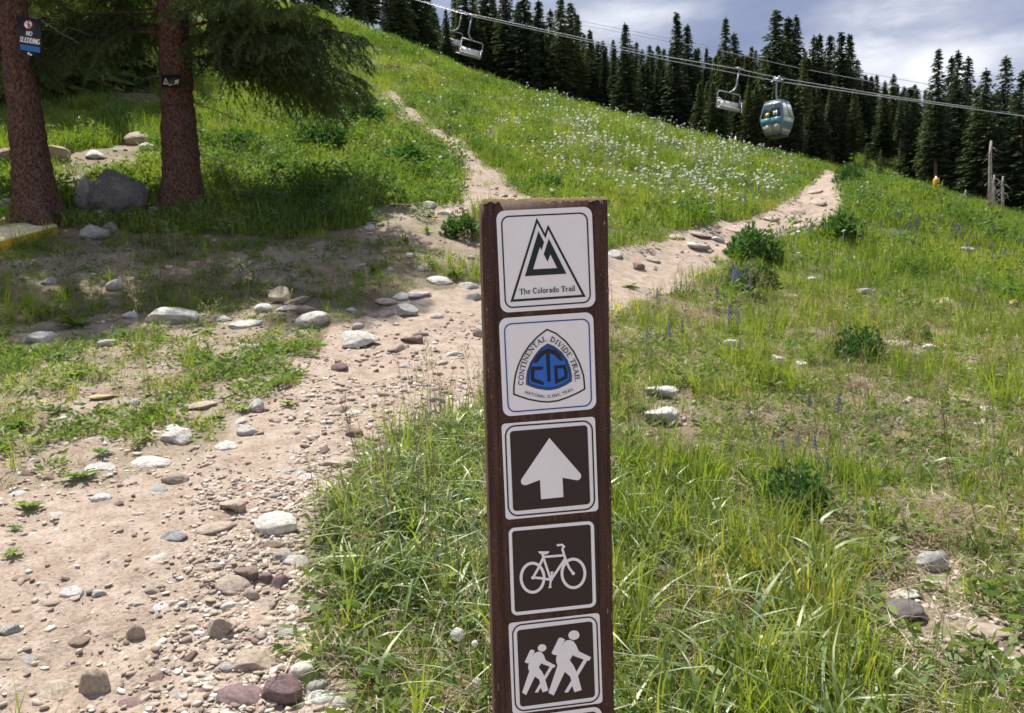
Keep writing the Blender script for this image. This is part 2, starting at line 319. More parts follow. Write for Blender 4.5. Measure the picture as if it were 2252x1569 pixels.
def _fit(P, z, lam):
    n = len(P); d2 = ((P[:, None] - P[None]) ** 2).sum(-1)
    A = np.zeros((n + 3, n + 3)); A[:n, :n] = _phi(d2) + lam * np.eye(n); A[:n, n] = 1; A[:n, n + 1:] = P; A[n, :n] = 1; A[n + 1:, :n] = P.T
    return np.linalg.solve(A, np.concatenate([z, np.zeros(3)]))
WT = _fit(ctl[:, :2], ctl[:, 2], 0.08)
def smooth_height(x, y):
    x = np.atleast_1d(np.asarray(x, float)); y = np.atleast_1d(np.asarray(y, float)); out = np.empty(x.shape)
    xf, yf, of = x.ravel(), y.ravel(), np.empty(x.size)
    for i in range(0, x.size, 20000):
        a, b = xf[i:i + 20000], yf[i:i + 20000]
        d2 = (a[:, None] - ctl[None, :, 0]) ** 2 + (b[:, None] - ctl[None, :, 1]) ** 2
        of[i:i + 20000] = _phi(d2) @ WT[:len(ctl)] + WT[len(ctl)] + WT[len(ctl) + 1] * a + WT[len(ctl) + 2] * b
    out = of.reshape(x.shape); return out
def height(x, y):
    x = np.atleast_1d(np.asarray(x, float)); y = np.atleast_1d(np.asarray(y, float))
    far = np.clip((y - 9) / 20, 0, 1)
    bump = (fbm(x * 0.9, y * 0.9, 3, 3) - 0.5) * (0.10 + 0.35 * far) + (fbm(x * 4, y * 4, 9, 3) - 0.5) * 0.055
    return smooth_height(x, y) + bump
def ground_at(u, v, ymax=75):
    """where the sight line through a photo pixel meets the ground"""
    d = ray(u, v); d = d / d[1]
    ys = np.geomspace(1.3, ymax, 900); P = d[None] * ys[:, None] + np.array([0, 0, H0])
    h = P[:, 2] - height(P[:, 0], P[:, 1]); k = np.argmax(h < 0)
    if h[k] >= 0: return None
    y0, y1 = ys[k - 1], ys[k]
    for _ in range(12):
        ym = (y0 + y1) / 2; p = d * ym + np.array([0, 0, H0])
        if p[2] < height(p[0], p[1])[0]: y1 = ym
        else: y0 = ym
    p = d * y1 + np.array([0, 0, H0]); p[2] = height(p[0], p[1])[0]; return p
def on_ground(x, y, dz=0.0): return (float(x), float(y), float(height(x, y)[0]) + dz)

def inpoly(u, v, poly):
    u = np.asarray(u); v = np.asarray(v); c = np.zeros(u.shape, bool); n = len(poly)
    for i in range(n):
        x0, y0 = poly[i]; x1, y1 = poly[(i + 1) % n]
        if y0 == y1: continue
        c ^= ((y0 > v) != (y1 > v)) & (u < (x1 - x0) * (v - y0) / (y1 - y0) + x0)
    return c
TRAIL = [(-400,1800),(-400,1130),(0,1118),(120,1085),(260,1062),(400,1000),(520,935),(620,835),(700,765),(760,705),(830,668),(900,645),(1000,632),(1060,625),(1200,602),(1340,560),(1420,545),(1500,512),(1600,490),(1690,470),(1735,440),(1755,415),(1780,398),(1790,380),(1850,380),(1848,405),(1860,440),(1872,468),(1810,505),(1740,525),(1610,572),(1510,628),(1400,662),(1340,682),(1200,765),(1065,860),(1000,930),(900,945),(800,965),(765,1000),(735,1080),(705,1200),(705,1380),(800,1440),(860,1569),(880,1800)]
SIDE = [(1060,478),(955,470),(990,435),(1014,402),(992,352),(924,303),(872,252),(834,214),(842,202),(874,203),(912,239),(974,287),(1044,333),(1102,378),(1136,418),(1205,438),(1205,480)]
DIRT = [[(790,470),(860,452),(1070,455),(1080,600),(960,575),(880,560),(800,570)], [(480,575),(560,535),(770,540),(860,590),(720,640),(560,615)], [(-100,560),(250,562),(420,605),(100,622),(-100,600)], [(100,360),(330,300),(340,360),(130,440)]]
WEEDY = [(-400,705),(0,705),(250,700),(600,690),(720,705),(620,835),(520,935),(400,1000),(260,1062),(0,1120),(-400,1130)]
LITLEFT = [(-400,590),(0,600),(110,630),(235,700),(170,770),(0,760),(-400,770)]
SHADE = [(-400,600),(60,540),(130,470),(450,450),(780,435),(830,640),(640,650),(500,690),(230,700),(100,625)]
CLUMP = [(735,1140),(775,1050),(820,1000),(910,965),(1000,930),(1080,905),(1180,905),(1180,1420),(1000,1385),(850,1350),(750,1320),(720,1230)]
DRYFRONT = [(655,1385),(700,1345),(850,1375),(1000,1400),(1180,1440),(1180,1800),(890,1800),(860,1569),(800,1440)]
RTALL = [(1250,960),(1420,1000),(1500,1120),(1650,1180),(1840,1240),(1900,1400),(1880,1800),(1180,1800),(1180,1100)]
RSPARSE = [(1800,1130),(2300,1000),(2500,1569),(2500,1800),(1900,1800),(1900,1400)]
def jitter(x, y, amp=0.16):
    """metres of wobble that keep the edges of paths and patches ragged"""
    return x + (fbm(x * 2.2, y * 2.2, 21, 3) - 0.5) * amp * 3, y + (fbm(x * 2.2, y * 2.2, 31, 3) - 0.5) * amp * 3
def zones(x, y):
    X, Y = jitter(x, y); Pz = smooth_height(X, Y)
    u, v = project(np.stack([X, np.maximum(Y, 0.7), Pz], -1))
    z = {k: inpoly(u, v, p) for k, p in (('trail', TRAIL), ('side', SIDE), ('weedy', WEEDY), ('lit', LITLEFT), ('shade', SHADE), ('clump', CLUMP), ('dry', DRYFRONT), ('rtall', RTALL), ('rsparse', RSPARSE))}
    z['dirt'] = np.any([inpoly(u, v, p) for p in DIRT], axis=0)
    near_left = (Y < 1.6) & (X < 0.2); z['trail'] |= near_left
    z['forest'] = ((u > 1890) & (Y > 24)) | (Y > 58) | ((Y > 20.5) & (u < 345) & (v < 235))
    z['u'], z['v'] = u, v
    return z

def build_ground():
    ny, nx = 560, 470
    sy = np.concatenate([np.linspace(-3, 1.5, 12, endpoint=False), np.geomspace(1.5, 60, ny - 40, endpoint=False), np.geomspace(60, 420, 28)])
    sy = np.concatenate([[-400, -60, -12], sy]); ny = len(sy)
    s = np.linspace(-1, 1, nx); spread = np.sign(s) * (np.abs(s) * 0.82 + 0.0) 
    tail = np.where(np.abs(s) > 0.93, (np.abs(s) - 0.93) / 0.07, 0) ** 2
    X = np.empty((ny, nx)); Y = np.empty((ny, nx))
    for i, yy in enumerate(sy):
        w = max(abs(yy), 1.5) + 1.2
        X[i] = spread * w * 1.02 + np.sign(s) * tail * 420; Y[i] = yy
    jx = (rng.random((ny, nx)) - 0.5) * 0.3
    Z = height(X, Y)
    z = zones(X, Y)
    far = Y > 60; u_ = z['u']
    dirt = np.where(z['trail'] | z['side'], 1.0, np.where(z['dirt'], 0.62, np.where(z['weedy'], 0.62, np.where(z['rsparse'], 0.34, np.where(z['dry'], 0.25, 0.08)))))
    dirt = np.where(z['forest'], 0.0, dirt)
    dirt = np.clip(dirt + (fbm(X * 3, Y * 3, 55, 4) - 0.5) * 0.9 * (dirt > 0.05) * (dirt < 0.95), 0, 1)
    green = np.where(z['forest'], np.where((Y < 58) & (u_ > 1000), .75, .15), np.where(Y > 12, 0.8, np.where(z['clump'] | z['rtall'] | z['lit'], 0.35, 0.2)))
    # the tread sits a little lower than its banks; the surface is pocked
    tread = (z['trail'] | z['side']) * 1.0
    k = np.ones(5) / 5
    for ax in (0, 1): tread = np.apply_along_axis(lambda r: np.convolve(r, k, 'same'), ax, tread)
    Z = Z + np.where(Y < 14, (fbm(X * 14, Y * 14, 77, 3) - 0.5) * 0.022, 0)
    V = np.stack([X, Y, Z], -1).reshape(-1, 3)
    idx = np.arange(ny * nx).reshape(ny, nx)
    Q = np.stack([idx[:-1, :-1], idx[:-1, 1:], idx[1:, 1:], idx[1:, :-1]], -1).reshape(-1, 4)
    istrail = (tread.ravel()[Q].mean(1) > 0.5)
    for name, sel in (('ground', ~istrail), ('trail', istrail)):
        q = Q[sel]; used = np.unique(q); remap = np.full(len(V), -1); remap[used] = np.arange(len(used))
        me = fastmesh(name, V[used], remap[q], MT['ground'], True)
        for an, arr in (('dirt', dirt), ('green', green)):
            a = me.attributes.new(an, 'FLOAT', 'POINT'); a.data.foreach_set('value', arr.ravel()[used].astype(np.float32))
        tag(link(name, me), kind='structure')
build_ground()

# ------------------------------------------------------------------ scatter: one object per kind of ground cover, copies placed by geometry nodes
def scatter(name, variants, P, rot, scl, tint, idx=None, label=None, cat=None):
    n = len(P)
    if n == 0: return
    coll = bpy.data.collections.new(name + '_sources')
    for k, me in enumerate(variants):
        o = bpy.data.objects.new(f'{name}_tuft', me); coll.objects.link(o)
    me = bpy.data.meshes.new(name); me.vertices.add(n); me.vertices.foreach_set('co', np.asarray(P, np.float32).ravel())
    for an, ty, arr, key in (('rot', 'FLOAT_VECTOR', rot, 'vector'), ('scl', 'FLOAT_VECTOR', scl, 'vector'), ('tint', 'FLOAT', tint, 'value'), ('pick', 'INT', rng.integers(0, len(variants), n) if idx is None else idx, 'value')):
        a = me.attributes.new(an, ty, 'POINT'); a.data.foreach_set(key, np.asarray(arr, np.int32 if ty == 'INT' else np.float32).ravel())
    o = link(name, me)
    g = bpy.data.node_groups.new(name + '_scatter', 'GeometryNodeTree')
    g.interface.new_socket('Geometry', in_out='INPUT', socket_type='NodeSocketGeometry'); g.interface.new_socket('Geometry', in_out='OUTPUT', socket_type='NodeSocketGeometry')
    gi = g.nodes.new('NodeGroupInput'); go = g.nodes.new('NodeGroupOutput'); ip = g.nodes.new('GeometryNodeInstanceOnPoints')
    ci = g.nodes.new('GeometryNodeCollectionInfo'); ci.inputs['Collection'].default_value = coll; ci.inputs['Separate Children'].default_value = True; ci.inputs['Reset Children'].default_value = True
    def na(nm, ty):
        q = g.nodes.new('GeometryNodeInputNamedAttribute'); q.data_type = ty; q.inputs['Name'].default_value = nm; return q.outputs['Attribute']
    e2r = g.nodes.new('FunctionNodeEulerToRotation'); L(g, na('rot', 'FLOAT_VECTOR'), e2r.inputs[0])
    L(g, gi.outputs[0], ip.inputs['Points']); L(g, ci.outputs[0], ip.inputs['Instance']); ip.inputs['Pick Instance'].default_value = True
    L(g, na('pick', 'INT'), ip.inputs['Instance Index']); L(g, e2r.outputs[0], ip.inputs['Rotation']); L(g, na('scl', 'FLOAT_VECTOR'), ip.inputs['Scale'])
    L(g, ip.outputs[0], go.inputs[0])
    md = o.modifiers.new('scatter', 'NODES'); md.node_group = g
    tag(o, label, cat, kind='stuff'); return o
def blades(n, rad, hmin, hmax, wid, bend, seed, seg=3, lean=0.25):
    """a tuft of n curved tapering blades"""
    r = np.random.default_rng(seed); V = []; T = []; o = 0
    for _ in range(n):
        a = r.random() * 6.283; q = rad * math.sqrt(r.random()); b = np.array([q * math.cos(a), q * math.sin(a), -0.015])
        h = hmin + (hmax - hmin) * r.random() ** 1.3; az_ = r.random() * 6.283; d = np.array([math.cos(az_), math.sin(az_), 0.0]); le = lean * r.random() + 0.03; bd = bend * r.random()
        fa = r.random() * 6.283; side = np.array([math.cos(fa), math.sin(fa), 0.0]); w = wid * (0.6 + 0.7 * r.random())
        for k in range(seg + 1):
            t = k / seg; c = b + d * (h * (le * t + bd * t * t * t)) + np.array([0, 0, h * (t - 0.55 * bd * t ** 3)])
            ww = w * (1 - t ** 2.2) * (0.75 + 0.25 * min(1, 4 * t))
            if k < seg: V += [c - side * ww / 2, c + side * ww / 2]
            else: V.append(c)
        for k in range(seg - 1): T += [(o + 2 * k, o + 2 * k + 1, o + 2 * k + 3), (o + 2 * k, o + 2 * k + 3, o + 2 * k + 2)]
        T.append((o + 2 * seg - 2, o + 2 * seg - 1, o + 2 * seg)); o += 2 * seg + 1
    return np.array(V), np.array(T)
def lying(n, rad, lmin, lmax, wid, seed):
    r = np.random.default_rng(seed); V = []; T = []; o = 0
    for _ in range(n):
        a, b_ = r.random(2) * 6.283; q = rad * math.sqrt(r.random()); l = lmin + (lmax - lmin) * r.random(); w = wid * (0.5 + r.random())
        c = np.array([q * math.cos(a), q * math.sin(a), 0.004 + 0.03 * r.random()]); d = np.array([math.cos(b_), math.sin(b_), (r.random() - 0.35) * 0.5]); s = np.array([-d[1], d[0], (r.random() - .5)])
        V += [c - d * l / 2 - s * w / 2, c - d * l / 2 + s * w / 2, c + s * w / 2 + [0, 0, .012], c - s * w / 2 + [0, 0, .012], c + d * l / 2]
        T += [(o, o + 1, o + 2), (o, o + 2, o + 3), (o + 3, o + 2, o + 4)]; o += 5
    return np.array(V), np.array(T)
def leafy(n, rad, hmax, size, seed, up=0.5):
    """dome of small leaves"""
    r = np.random.default_rng(seed); V = []; T = []; o = 0
    for _ in range(n):
        a = r.random() * 6.283; q = rad * math.sqrt(r.random()); z = hmax * (0.1 + 0.9 * r.random()) * math.sqrt(max(0.05, 1 - (q / rad) ** 2 * 0.8))
        c = np.array([q * math.cos(a), q * math.sin(a), z]); az_ = a + r.normal() * 0.9; d = np.array([math.cos(az_), math.sin(az_), up * r.normal() + 0.2]); d /= np.linalg.norm(d)
        s = np.cross(d, r.normal(size=3)); s /= np.linalg.norm(s) + 1e-9; l = size * (0.6 + 0.8 * r.random()); w = l * 0.34
        V += [c, c + d * l * 0.5 + s * w / 2, c + d * l, c + d * l * 0.5 - s * w / 2]; T += [(o, o + 1, o + 2), (o, o + 2, o + 3)]; o += 4
    return np.array(V), np.array(T)
def tm(name, vt, m): return fastmesh(name, vt[0], vt[1], m)

def sample(y0, y1, per_m2, wpad=0.6, slope=0.72):
    """random points over the wedge of hillside the photo looks at"""
    area = slope * (y1 ** 2 - y0 ** 2) + 2 * wpad * (y1 - y0); n = int(area * per_m2)
    y = np.sqrt(rng.random(n * 2) * (y1 ** 2 - y0 ** 2) + y0 ** 2) if wpad < 0.01 else y0 + (y1 - y0) * rng.random(n * 2)
    wmax = slope * y1 + wpad; keep = rng.random(n * 2) * wmax < slope * y + wpad
    y = y[keep]; x = (rng.random(len(y)) * 2 - 1) * (slope * y + wpad); 
    k = min(len(y), n); return x[:k], y[:k]
STONES = []
def near_stone(x, y, reach):
    """where a stone lies nothing grows through it, and its front stays in view"""
    out = np.zeros(len(x), bool)
    if reach <= 0: return out
    for q in STONES:
        o = q[5]; W = o.scale[0] * 2; big = min(1.0, W / .12); dx = np.abs(x - o.location[0]); dy = y - o.location[1]
        out |= (dx < .55 * W + .065 * min(1.6, reach) * big) & (dy < .5 * o.scale[1] + .04 * big) & (dy > -(.55 * W + .19 * reach * big))
    return out
def put(name, variants, x, y, prob, smin, smax, tint, label, cat, tilt=0.12, hs=(0.8, 1.25), dz=0.0, reach=1.0):
    keep = (rng.random(len(x)) < prob) & ~near_stone(x, y, reach); x = x[keep]; y = y[keep]; tint = np.broadcast_to(tint, keep.shape)[keep]; n = len(x)
    z = height(x, y) + dz; s = smin + (smax - smin) * rng.random(n)
    rot = np.stack([rng.normal(size=n) * tilt, rng.normal(size=n) * tilt, rng.random(n) * 6.283], -1)
    sc = np.stack([s, s, s * (hs[0] + (hs[1] - hs[0]) * rng.random(n))], -1)
    return scatter(name, variants, np.stack([x, y, z], -1), rot, sc, np.clip(tint, 0, 1), label=label, cat=cat)

# ------------------------------------------------------------------ trees
def trunk_mesh(name, h, rb, rt, flare, seed, m, seg=48, lean=(0, 0), rough=0.045, z0=-0.4):
    r = np.random.default_rng(seed); zs = np.concatenate([np.linspace(z0, 5.2, 90), np.linspace(5.4, h, 40)]) if h > 6 else np.linspace(z0, h, 40)
    th = np.arange(seg) * 2 * math.pi / seg; V = []
    for z in zs:
        zz = max(z, 0); rad = rt + (rb - rt) * (1 - zz / h) + flare * math.exp(-max(z, -.1) / 0.38)
        lob = 1 + (0.22 * np.sin(5 * th + seed) + .12 * np.sin(3 * th + 2 * seed)) * math.exp(-max(z, 0) / 0.3) * (flare > 0)
        nz = (fbm(th * 3.2 + 9, np.full(seg, z * 3.0), seed, 4) - .5) * 1.2 + (vnoise(th * 9, np.full(seg, z * 16), seed + 5) - .5) * .9
        nz = nz * np.minimum(1, np.minimum(th, 6.283 - th) * 4)
        q = rad * lob + rough * nz * min(1, rad / .15)
        V.append(np.stack([np.cos(th) * q + lean[0] * zz, np.sin(th) * q + lean[1] * zz, np.full(seg, z)], -1))
    V = np.concatenate(V); n = len(zs); i = np.arange(n - 1)[:, None] * seg; k = np.arange(seg)[None]; k2 = (k + 1) % seg
    T = np.stack([i + k, i + k2, i + seg + k2, i + seg + k], -1).reshape(-1, 4)
    return fastmesh(name, V, T, m, True)

def branch_mesh(seed, length=3.0):
    """a drooping spruce branch along +X: woody axis, side twigs, needles as many short slivers"""
    r = np.random.default_rng(seed); W = MB(); segs = []
    def path(p0, d0, l, droop, lift, n):
        pts = [p0]; d = d0 / np.linalg.norm(d0); p = p0
        for i in range(n):
            t = (i + 1) / n; d = d + np.array([0, 0, -droop + lift * t * t]) / n + r.normal(size=3) * .05; d /= np.linalg.norm(d); p = p + d * l / n; pts.append(p)
        return np.array(pts)
    ax = path(np.zeros(3), np.array([1, 0, 0.10]), length, .75, .75, 12)
    W.tube(ax, list(np.linspace(.024, .005, 13)), 5, False, 0)
    for i in range(54):
        t = .12 + .88 * (i / 53.0); k = t * 12; a = int(min(k, 11)); p = ax[a] + (ax[a + 1] - ax[a]) * (k - a); d = ax[a + 1] - ax[a]; d /= np.linalg.norm(d)
        side = 1 if i % 2 else -1; l = (.25 + .75 * math.sin(math.pi * min(1, t * .9 + .12)) ** .8) * length * .27 * (.6 + .7 * r.random())
        tw = path(p, d * .75 + np.array([0, side * .9, -.15 + .2 * r.normal()]), l, .9, .35, 5); segs.append(tw)
        W.tube(tw, list(np.linspace(.006, .002, 6)), 3, False, 0)
        for j in range(4):
            q = tw[1 + j]; dd = tw[j + 1] - tw[j]; dd /= np.linalg.norm(dd); s2 = 1 if j % 2 else -1; pr = np.cross(dd, [0, 0, 1]); pr /= np.linalg.norm(pr) + 1e-9
            segs.append(path(q, dd + pr * s2 * .8 + np.array([0, 0, -.25]), l * .36 * (.6 + .6 * r.random()), .5, .1, 2))
    segs.append(ax[6:])
    V = []; T = []; o = 0
    for sgm in segs:
        for a in range(len(sgm) - 1):
            d = sgm[a + 1] - sgm[a]; l = np.linalg.norm(d); d = d / l; n = max(2, int(l / .018))
            for i in range(n):
                p = sgm[a] + d * l * (i + r.random()) / n
                for _ in range(3):
                    v = r.normal(size=3); v -= d * v.dot(d); v /= np.linalg.norm(v); v[2] += .15; e = d * .75 + v * .8; e /= np.linalg.norm(e); s = np.cross(e, r.normal(size=3)); s /= np.linalg.norm(s)
                    q = .034 + .028 * r.random(); V += [p - s * .0085, p + s * .0085, p + e * q]; T.append((o, o + 1, o + 2)); o += 3
    W.add(V, T, 1); return W.mesh('branch', [MT['bark'], MT['needle']])
BR = [branch_mesh(400 + i) for i in range(5)]
def dead_branch_mesh(seed):
    r = np.random.default_rng(seed); W = MB(); pts = [np.zeros(3)]; d = np.array([1, 0, .05])
    for i in range(6): d = d + r.normal(size=3) * .16; d /= np.linalg.norm(d); pts.append(pts[-1] + d * .16)
    W.tube(pts, list(np.linspace(.014, .003, 7)), 5, False)
    for i in range(2, 6): W.tube([pts[i], pts[i] + d * .1 + r.normal(size=3) * .12, pts[i] + d * .2 + r.normal(size=3) * .2], [.005, .004, .002], 4, False)
    return W.mesh('dead_branch', MT['deadwood'])
DB = [dead_branch_mesh(430 + i) for i in range(3)]
def near_spruce(base, label, h, rb, flare, seed, lo, lean, lmax, keepout, extra=(), step=.092, group=None):
    root = empty('spruce_tree', base); tag(root, label, 'tree', group); r = random.Random(seed)
    link('trunk', trunk_mesh('trunk', h, rb, .03, flare, seed, MT['bark'], lean=lean), root)
    z = lo
    while z < h - .2:
        az_ = r.uniform(-180, 180); t = (z - lo) / (h - lo); Ln = lmax * (1 - t) ** .8 * r.uniform(.72, 1.08) + .25
        z += step * r.uniform(.6, 1.4) * (1.0 if z < 5.2 else 2.0)
        if any(abs((az_ - c + 180) % 360 - 180) < w and z < zz for c, w, zz in keepout): continue
        extra = tuple(extra) + ((z, az_, Ln, r.uniform(-4, 14) + 12 * t),)
    for z, az_, Ln, pit in extra:
        b = link('branch', r.choice(BR), root); rad = rb * (1 - z / h) * .7
        b.location = (lean[0] * z + rad * math.cos(R(az_)), lean[1] * z + rad * math.sin(R(az_)), z)
        b.rotation_euler = (r.uniform(-.3, .3), -R(pit), R(az_)); k = Ln / 3.0; b.scale = (k, k * .95 + .05, k * .9 + .1)
    for i in range(7):
        z = r.uniform(.9, lo + .4); az_ = r.uniform(-5, 230); b = link('dead_branch', r.choice(DB), root)
        b.location = (lean[0] * z + rb * .9 * math.cos(R(az_)), lean[1] * z + rb * .9 * math.sin(R(az_)), z); b.rotation_euler = (r.uniform(-3, 3), r.uniform(-.2, .4), R(az_)); b.scale = [r.uniform(.5, 1.1)] * 3
    return root
g2 = ground_at(405, 476); g1 = ground_at(84, 492)
near_spruce(tuple(g2), 'red barked spruce with a small arrow sign, standing right of the grey boulder', 12.5, .30, .17, 11, 2.65, (0.0, 0.0), 3.05, [(-67, 42, 4.4), (-110, 26, 3.4)],
            extra=[(2.5, -18, 3.1, 4), (2.75, -38, 3.0, 6), (2.6, 8, 3.1, 6), (3.1, -10, 3.3, 8), (3.3, -48, 2.9, 4), (2.9, 25, 3.1, 3), (3.6, -25, 3.2, 8), (2.8, -4, 3.0, 2), (3.4, 12, 3.2, 6), (3.9, -35, 3.1, 6), (3.0, 40, 3.0, 2), (3.2, 150, 2.4, 8), (3.4, 175, 2.6, 12), (3.0, 200, 2.0, 10)])
near_spruce(tuple(g1), 'red barked spruce bearing the no sledding sign, beside the yellow edged pad', 10.0, .265, .18, 12, 4.0, (-.045, 0.0), 2.3, [(-60, 60, 6.0)],
            extra=[(2.7, 10, .8, -25), (2.55, -6, .7, -35), (3.3, 170, 1.2, -5), (2.9, 150, 1.0, -10), (3.6, 60, 1.6, 0)])
p = on_ground(-10.2, 13.4)
near_spruce(p, 'spruce mostly outside the frame, its low boughs hanging in at the left edge', 9, .2, .1, 13, 1.5, (0, 0), 2.0, [])

def spruce_crown(seed, h, rad, cb, clump=.34, dens=1.0, needle='farneedle'):
    """conical crown of drooping whorled boughs, each a spray of ragged slivers"""
    r = np.random.default_rng(seed); V = []; o = 0; z = h * cb; lopp = r.random() * 6.283
    while z < h * .985:
        t = (z / h - cb) / (1 - cb); R0 = rad * ((1 - t) ** .78) * (.60 + .40 * min(1, t * 5)) ; nb = max(3, int((7 - 2.5 * t) * dens))
        for _ in range(nb):
            a = r.random() * 6.283; l = R0 * (.55 + .6 * r.random()) * (1 + .12 * math.cos(a - lopp)) + .06; dr = .28 + .25 * r.random() - .4 * max(0, t - .6); zz = z + r.normal() * .1
            dirh = np.array([math.cos(a), math.sin(a), 0]); sd = np.array([-math.sin(a), math.cos(a), 0]); n = max(2, int(l / (clump * .5)))
            for i in range(n):
                q = (i + .7 * r.random()) / n * l; p = dirh * q + np.array([0, 0, zz - dr * q * (1.15 - .3 * q / (l + .01))])
                for _k in range(3):
                    e = dirh * (.6 + .5 * r.random()) + sd * r.normal() * .75 + np.array([0, 0, -.45 * r.random() - .05]); e /= np.linalg.norm(e); s = np.cross(e, r.normal(size=3)); s /= np.linalg.norm(s)
                    c = clump * (.5 + .7 * r.random()) * (1 - .45 * t); V += [p - s * c * .26, p + s * c * .26, p + e * c]; o += 3
        z += (.30 - .12 * t) * (h / 15) ** .4 / dens ** .5
    for i in range(14):
        e = np.array([r.normal() * .4, r.normal() * .4, .9]); e /= np.linalg.norm(e); s = np.cross(e, r.normal(size=3)); s /= np.linalg.norm(s); p = np.array([0, 0, h * (.95 + .04 * r.random())]); V += [p - s * .04, p + s * .04, p + e * .3]
    V = np.array(V); return fastmesh('crown', V, np.arange(len(V)).reshape(-1, 3), MT[needle])
CROWNS = [(spruce_crown(500 + i, 14.0, [1.9, 2.2, 1.6, 2.1, 1.75, 2.3, 1.9, 1.5][i], [.10, .06, .16, .04, .22, .08, .30, .12][i], .44, 1.75), [.10, .06, .16, .04, .22, .08, .30, .12][i]) for i in range(8)]
LODGE = [spruce_crown(520 + i, 14.0, 1.4, .5, .42, 1.5) for i in range(2)]
YOUNG = [spruce_crown(530 + i, 4.0, .95, .02, .22, 1.3) for i in range(2)]
tm_ = MB(); tm_.tube([(0, 0, -.5), (0.03, 0, 4), (0, .04, 9), (0, 0, 13.6)], [.19, .15, .09, .02], 8); FTRUNK = tm_.mesh('trunk', MT['farbark'], True)
def far_tree(base, h, label, group=None, crown=None, cat='tree', name='spruce_tree', wide=1.0, rz=None, ch=14.0):
    root = empty(name, base, rnd.uniform(0, 6.28) if rz is None else rz); tag(root, label, cat, group)
    k = h / 14.0; t = link('trunk', FTRUNK, root); t.scale = (k, k, k)
    c = link('crown', crown or rnd.choice(CROWNS)[0], root); k = h / ch; c.scale = (k * wide, k * wide, k); return root
def tree_px(u, vtop, Y, label, group=None, crown=None, wide=1.0, name='spruce_tree', minh=5.0, ch=14.0):
    p = at_y(u, vtop, Y); g = float(height(p[0], p[1])[0]); return far_tree((p[0], p[1], g), max(minh, p[2] - g), label, group, crown, wide=wide, name=name, ch=ch)
ORD = ['first', 'second', 'third', 'fourth', 'fifth', 'sixth', 'seventh', 'eighth', 'ninth', 'tenth', 'eleventh', 'twelfth', 'thirteenth', 'fourteenth', 'fifteenth']
SKY = [  # zone text, trees (u, v of tip, distance)
 ('dark spruces by the lift tower', [(868,-150,50),(905,-170,52),(936,-40,57)]),
 ('dark spruces behind the paired chairs', [(980,20,54),(1000,-30,60),(1022,-45,57),(1040,-10,62),(1067,-70,58)]),
 ('dark spruces between paired chairs and post', [(1108,-60,56),(1150,-50,55),(1184,0,57),(1210,20,62),(1232,-18,56),(1254,4,57),(1268,30,62),(1297,64,58),(1315,90,60)]),
 ('skyline spruces above the brown post', [(1332,102,62),(1375,50,55),(1412,108,62),(1434,110,60),(1447,100,64),(1488,26,56),(1511,54,58),(1530,110,63),(1554,104,62)]),
 ('skyline spruces behind the single chair', [(1576,120,64),(1596,38,57),(1614,72,60),(1634,118,64),(1653,102,62),(1662,110,66)]),
 ('tall spruces behind the gondola cabin', [(1684,100,64),(1708,20,55),(1734,36,57),(1751,32,58),(1770,110,64)]),
 ('tall spruces just right of the cabin', [(1791,77,57),(1803,74,60),(1826,76,58),(1851,68,56),(1869,74,57),(1886,130,62)]),
 ('low spruces in the skyline dip', [(1905,180,56),(1917,168,60),(1946,182,57),(1966,162,58),(1989,192,56),(2012,205,60),(2035,210,57)]),
 ('large spruces above the yellow post pad', [(2045,200,42),(2064,106,41),(2093,122,44),(2108,110,42),(2130,122,43)]),
 ('spruces above the pale dead trunks', [(2150,190,40),(2169,150,39),(2192,200,42),(2213,122,41),(2233,200,40),(2250,154,38),(2275,180,40)]),
]
for txt, tr in SKY:
    tr.sort()
    for i, (u, vt, Y) in enumerate(tr):
        lab = ORD[i] + ' from the left of the ' + txt
        w = rnd.uniform(1.05, 1.55) * (1.0 if Y < 50 else 1.12)
        tree_px(u, vt, Y, lab, txt, wide=w)
env_u = [850, 960, 1100, 1300, 1450, 1600, 1700, 1780, 1870, 1900, 1960, 2040, 2060, 2140, 2300]
env_v = [-60, 0, -10, 70, 105, 105, 110, 110, 115, 215, 230, 240, 190, 200, 220]
for i in range(96):
    u = 845 + i * 15.5 + rnd.uniform(-9, 9); vt = float(np.interp(u, env_u, env_v)) + rnd.uniform(0, 55); Y = (62 if u < 1880 else 50) + rnd.uniform(0, 16)
    zn = [t for m_, t in ((960, 'by the lift tower'), (1100, 'behind the paired chairs'), (1320, 'between the paired chairs and the post'), (1560, 'above the brown post'), (1680, 'behind the single chair'), (1780, 'behind the gondola cabin'), (1900, 'just right of the gondola cabin'), (2040, 'in the dip of the skyline'), (9999, 'near the right edge')) if u < m_][0]; tree_px(u, vt, Y, 'dark spruce deep in the forest ' + zn, 'spruces deep in the forest ' + zn, wide=rnd.uniform(1.4, 1.9))
for i in range(9):
    u = 2010 + i * 32 + rnd.uniform(-9, 9); tree_px(u, 255 + rnd.uniform(0, 60), 46 + rnd.uniform(0, 6), 'dark spruce filling the shade behind the dead trunks', 'spruces in the shade at the right edge', wide=1.4)
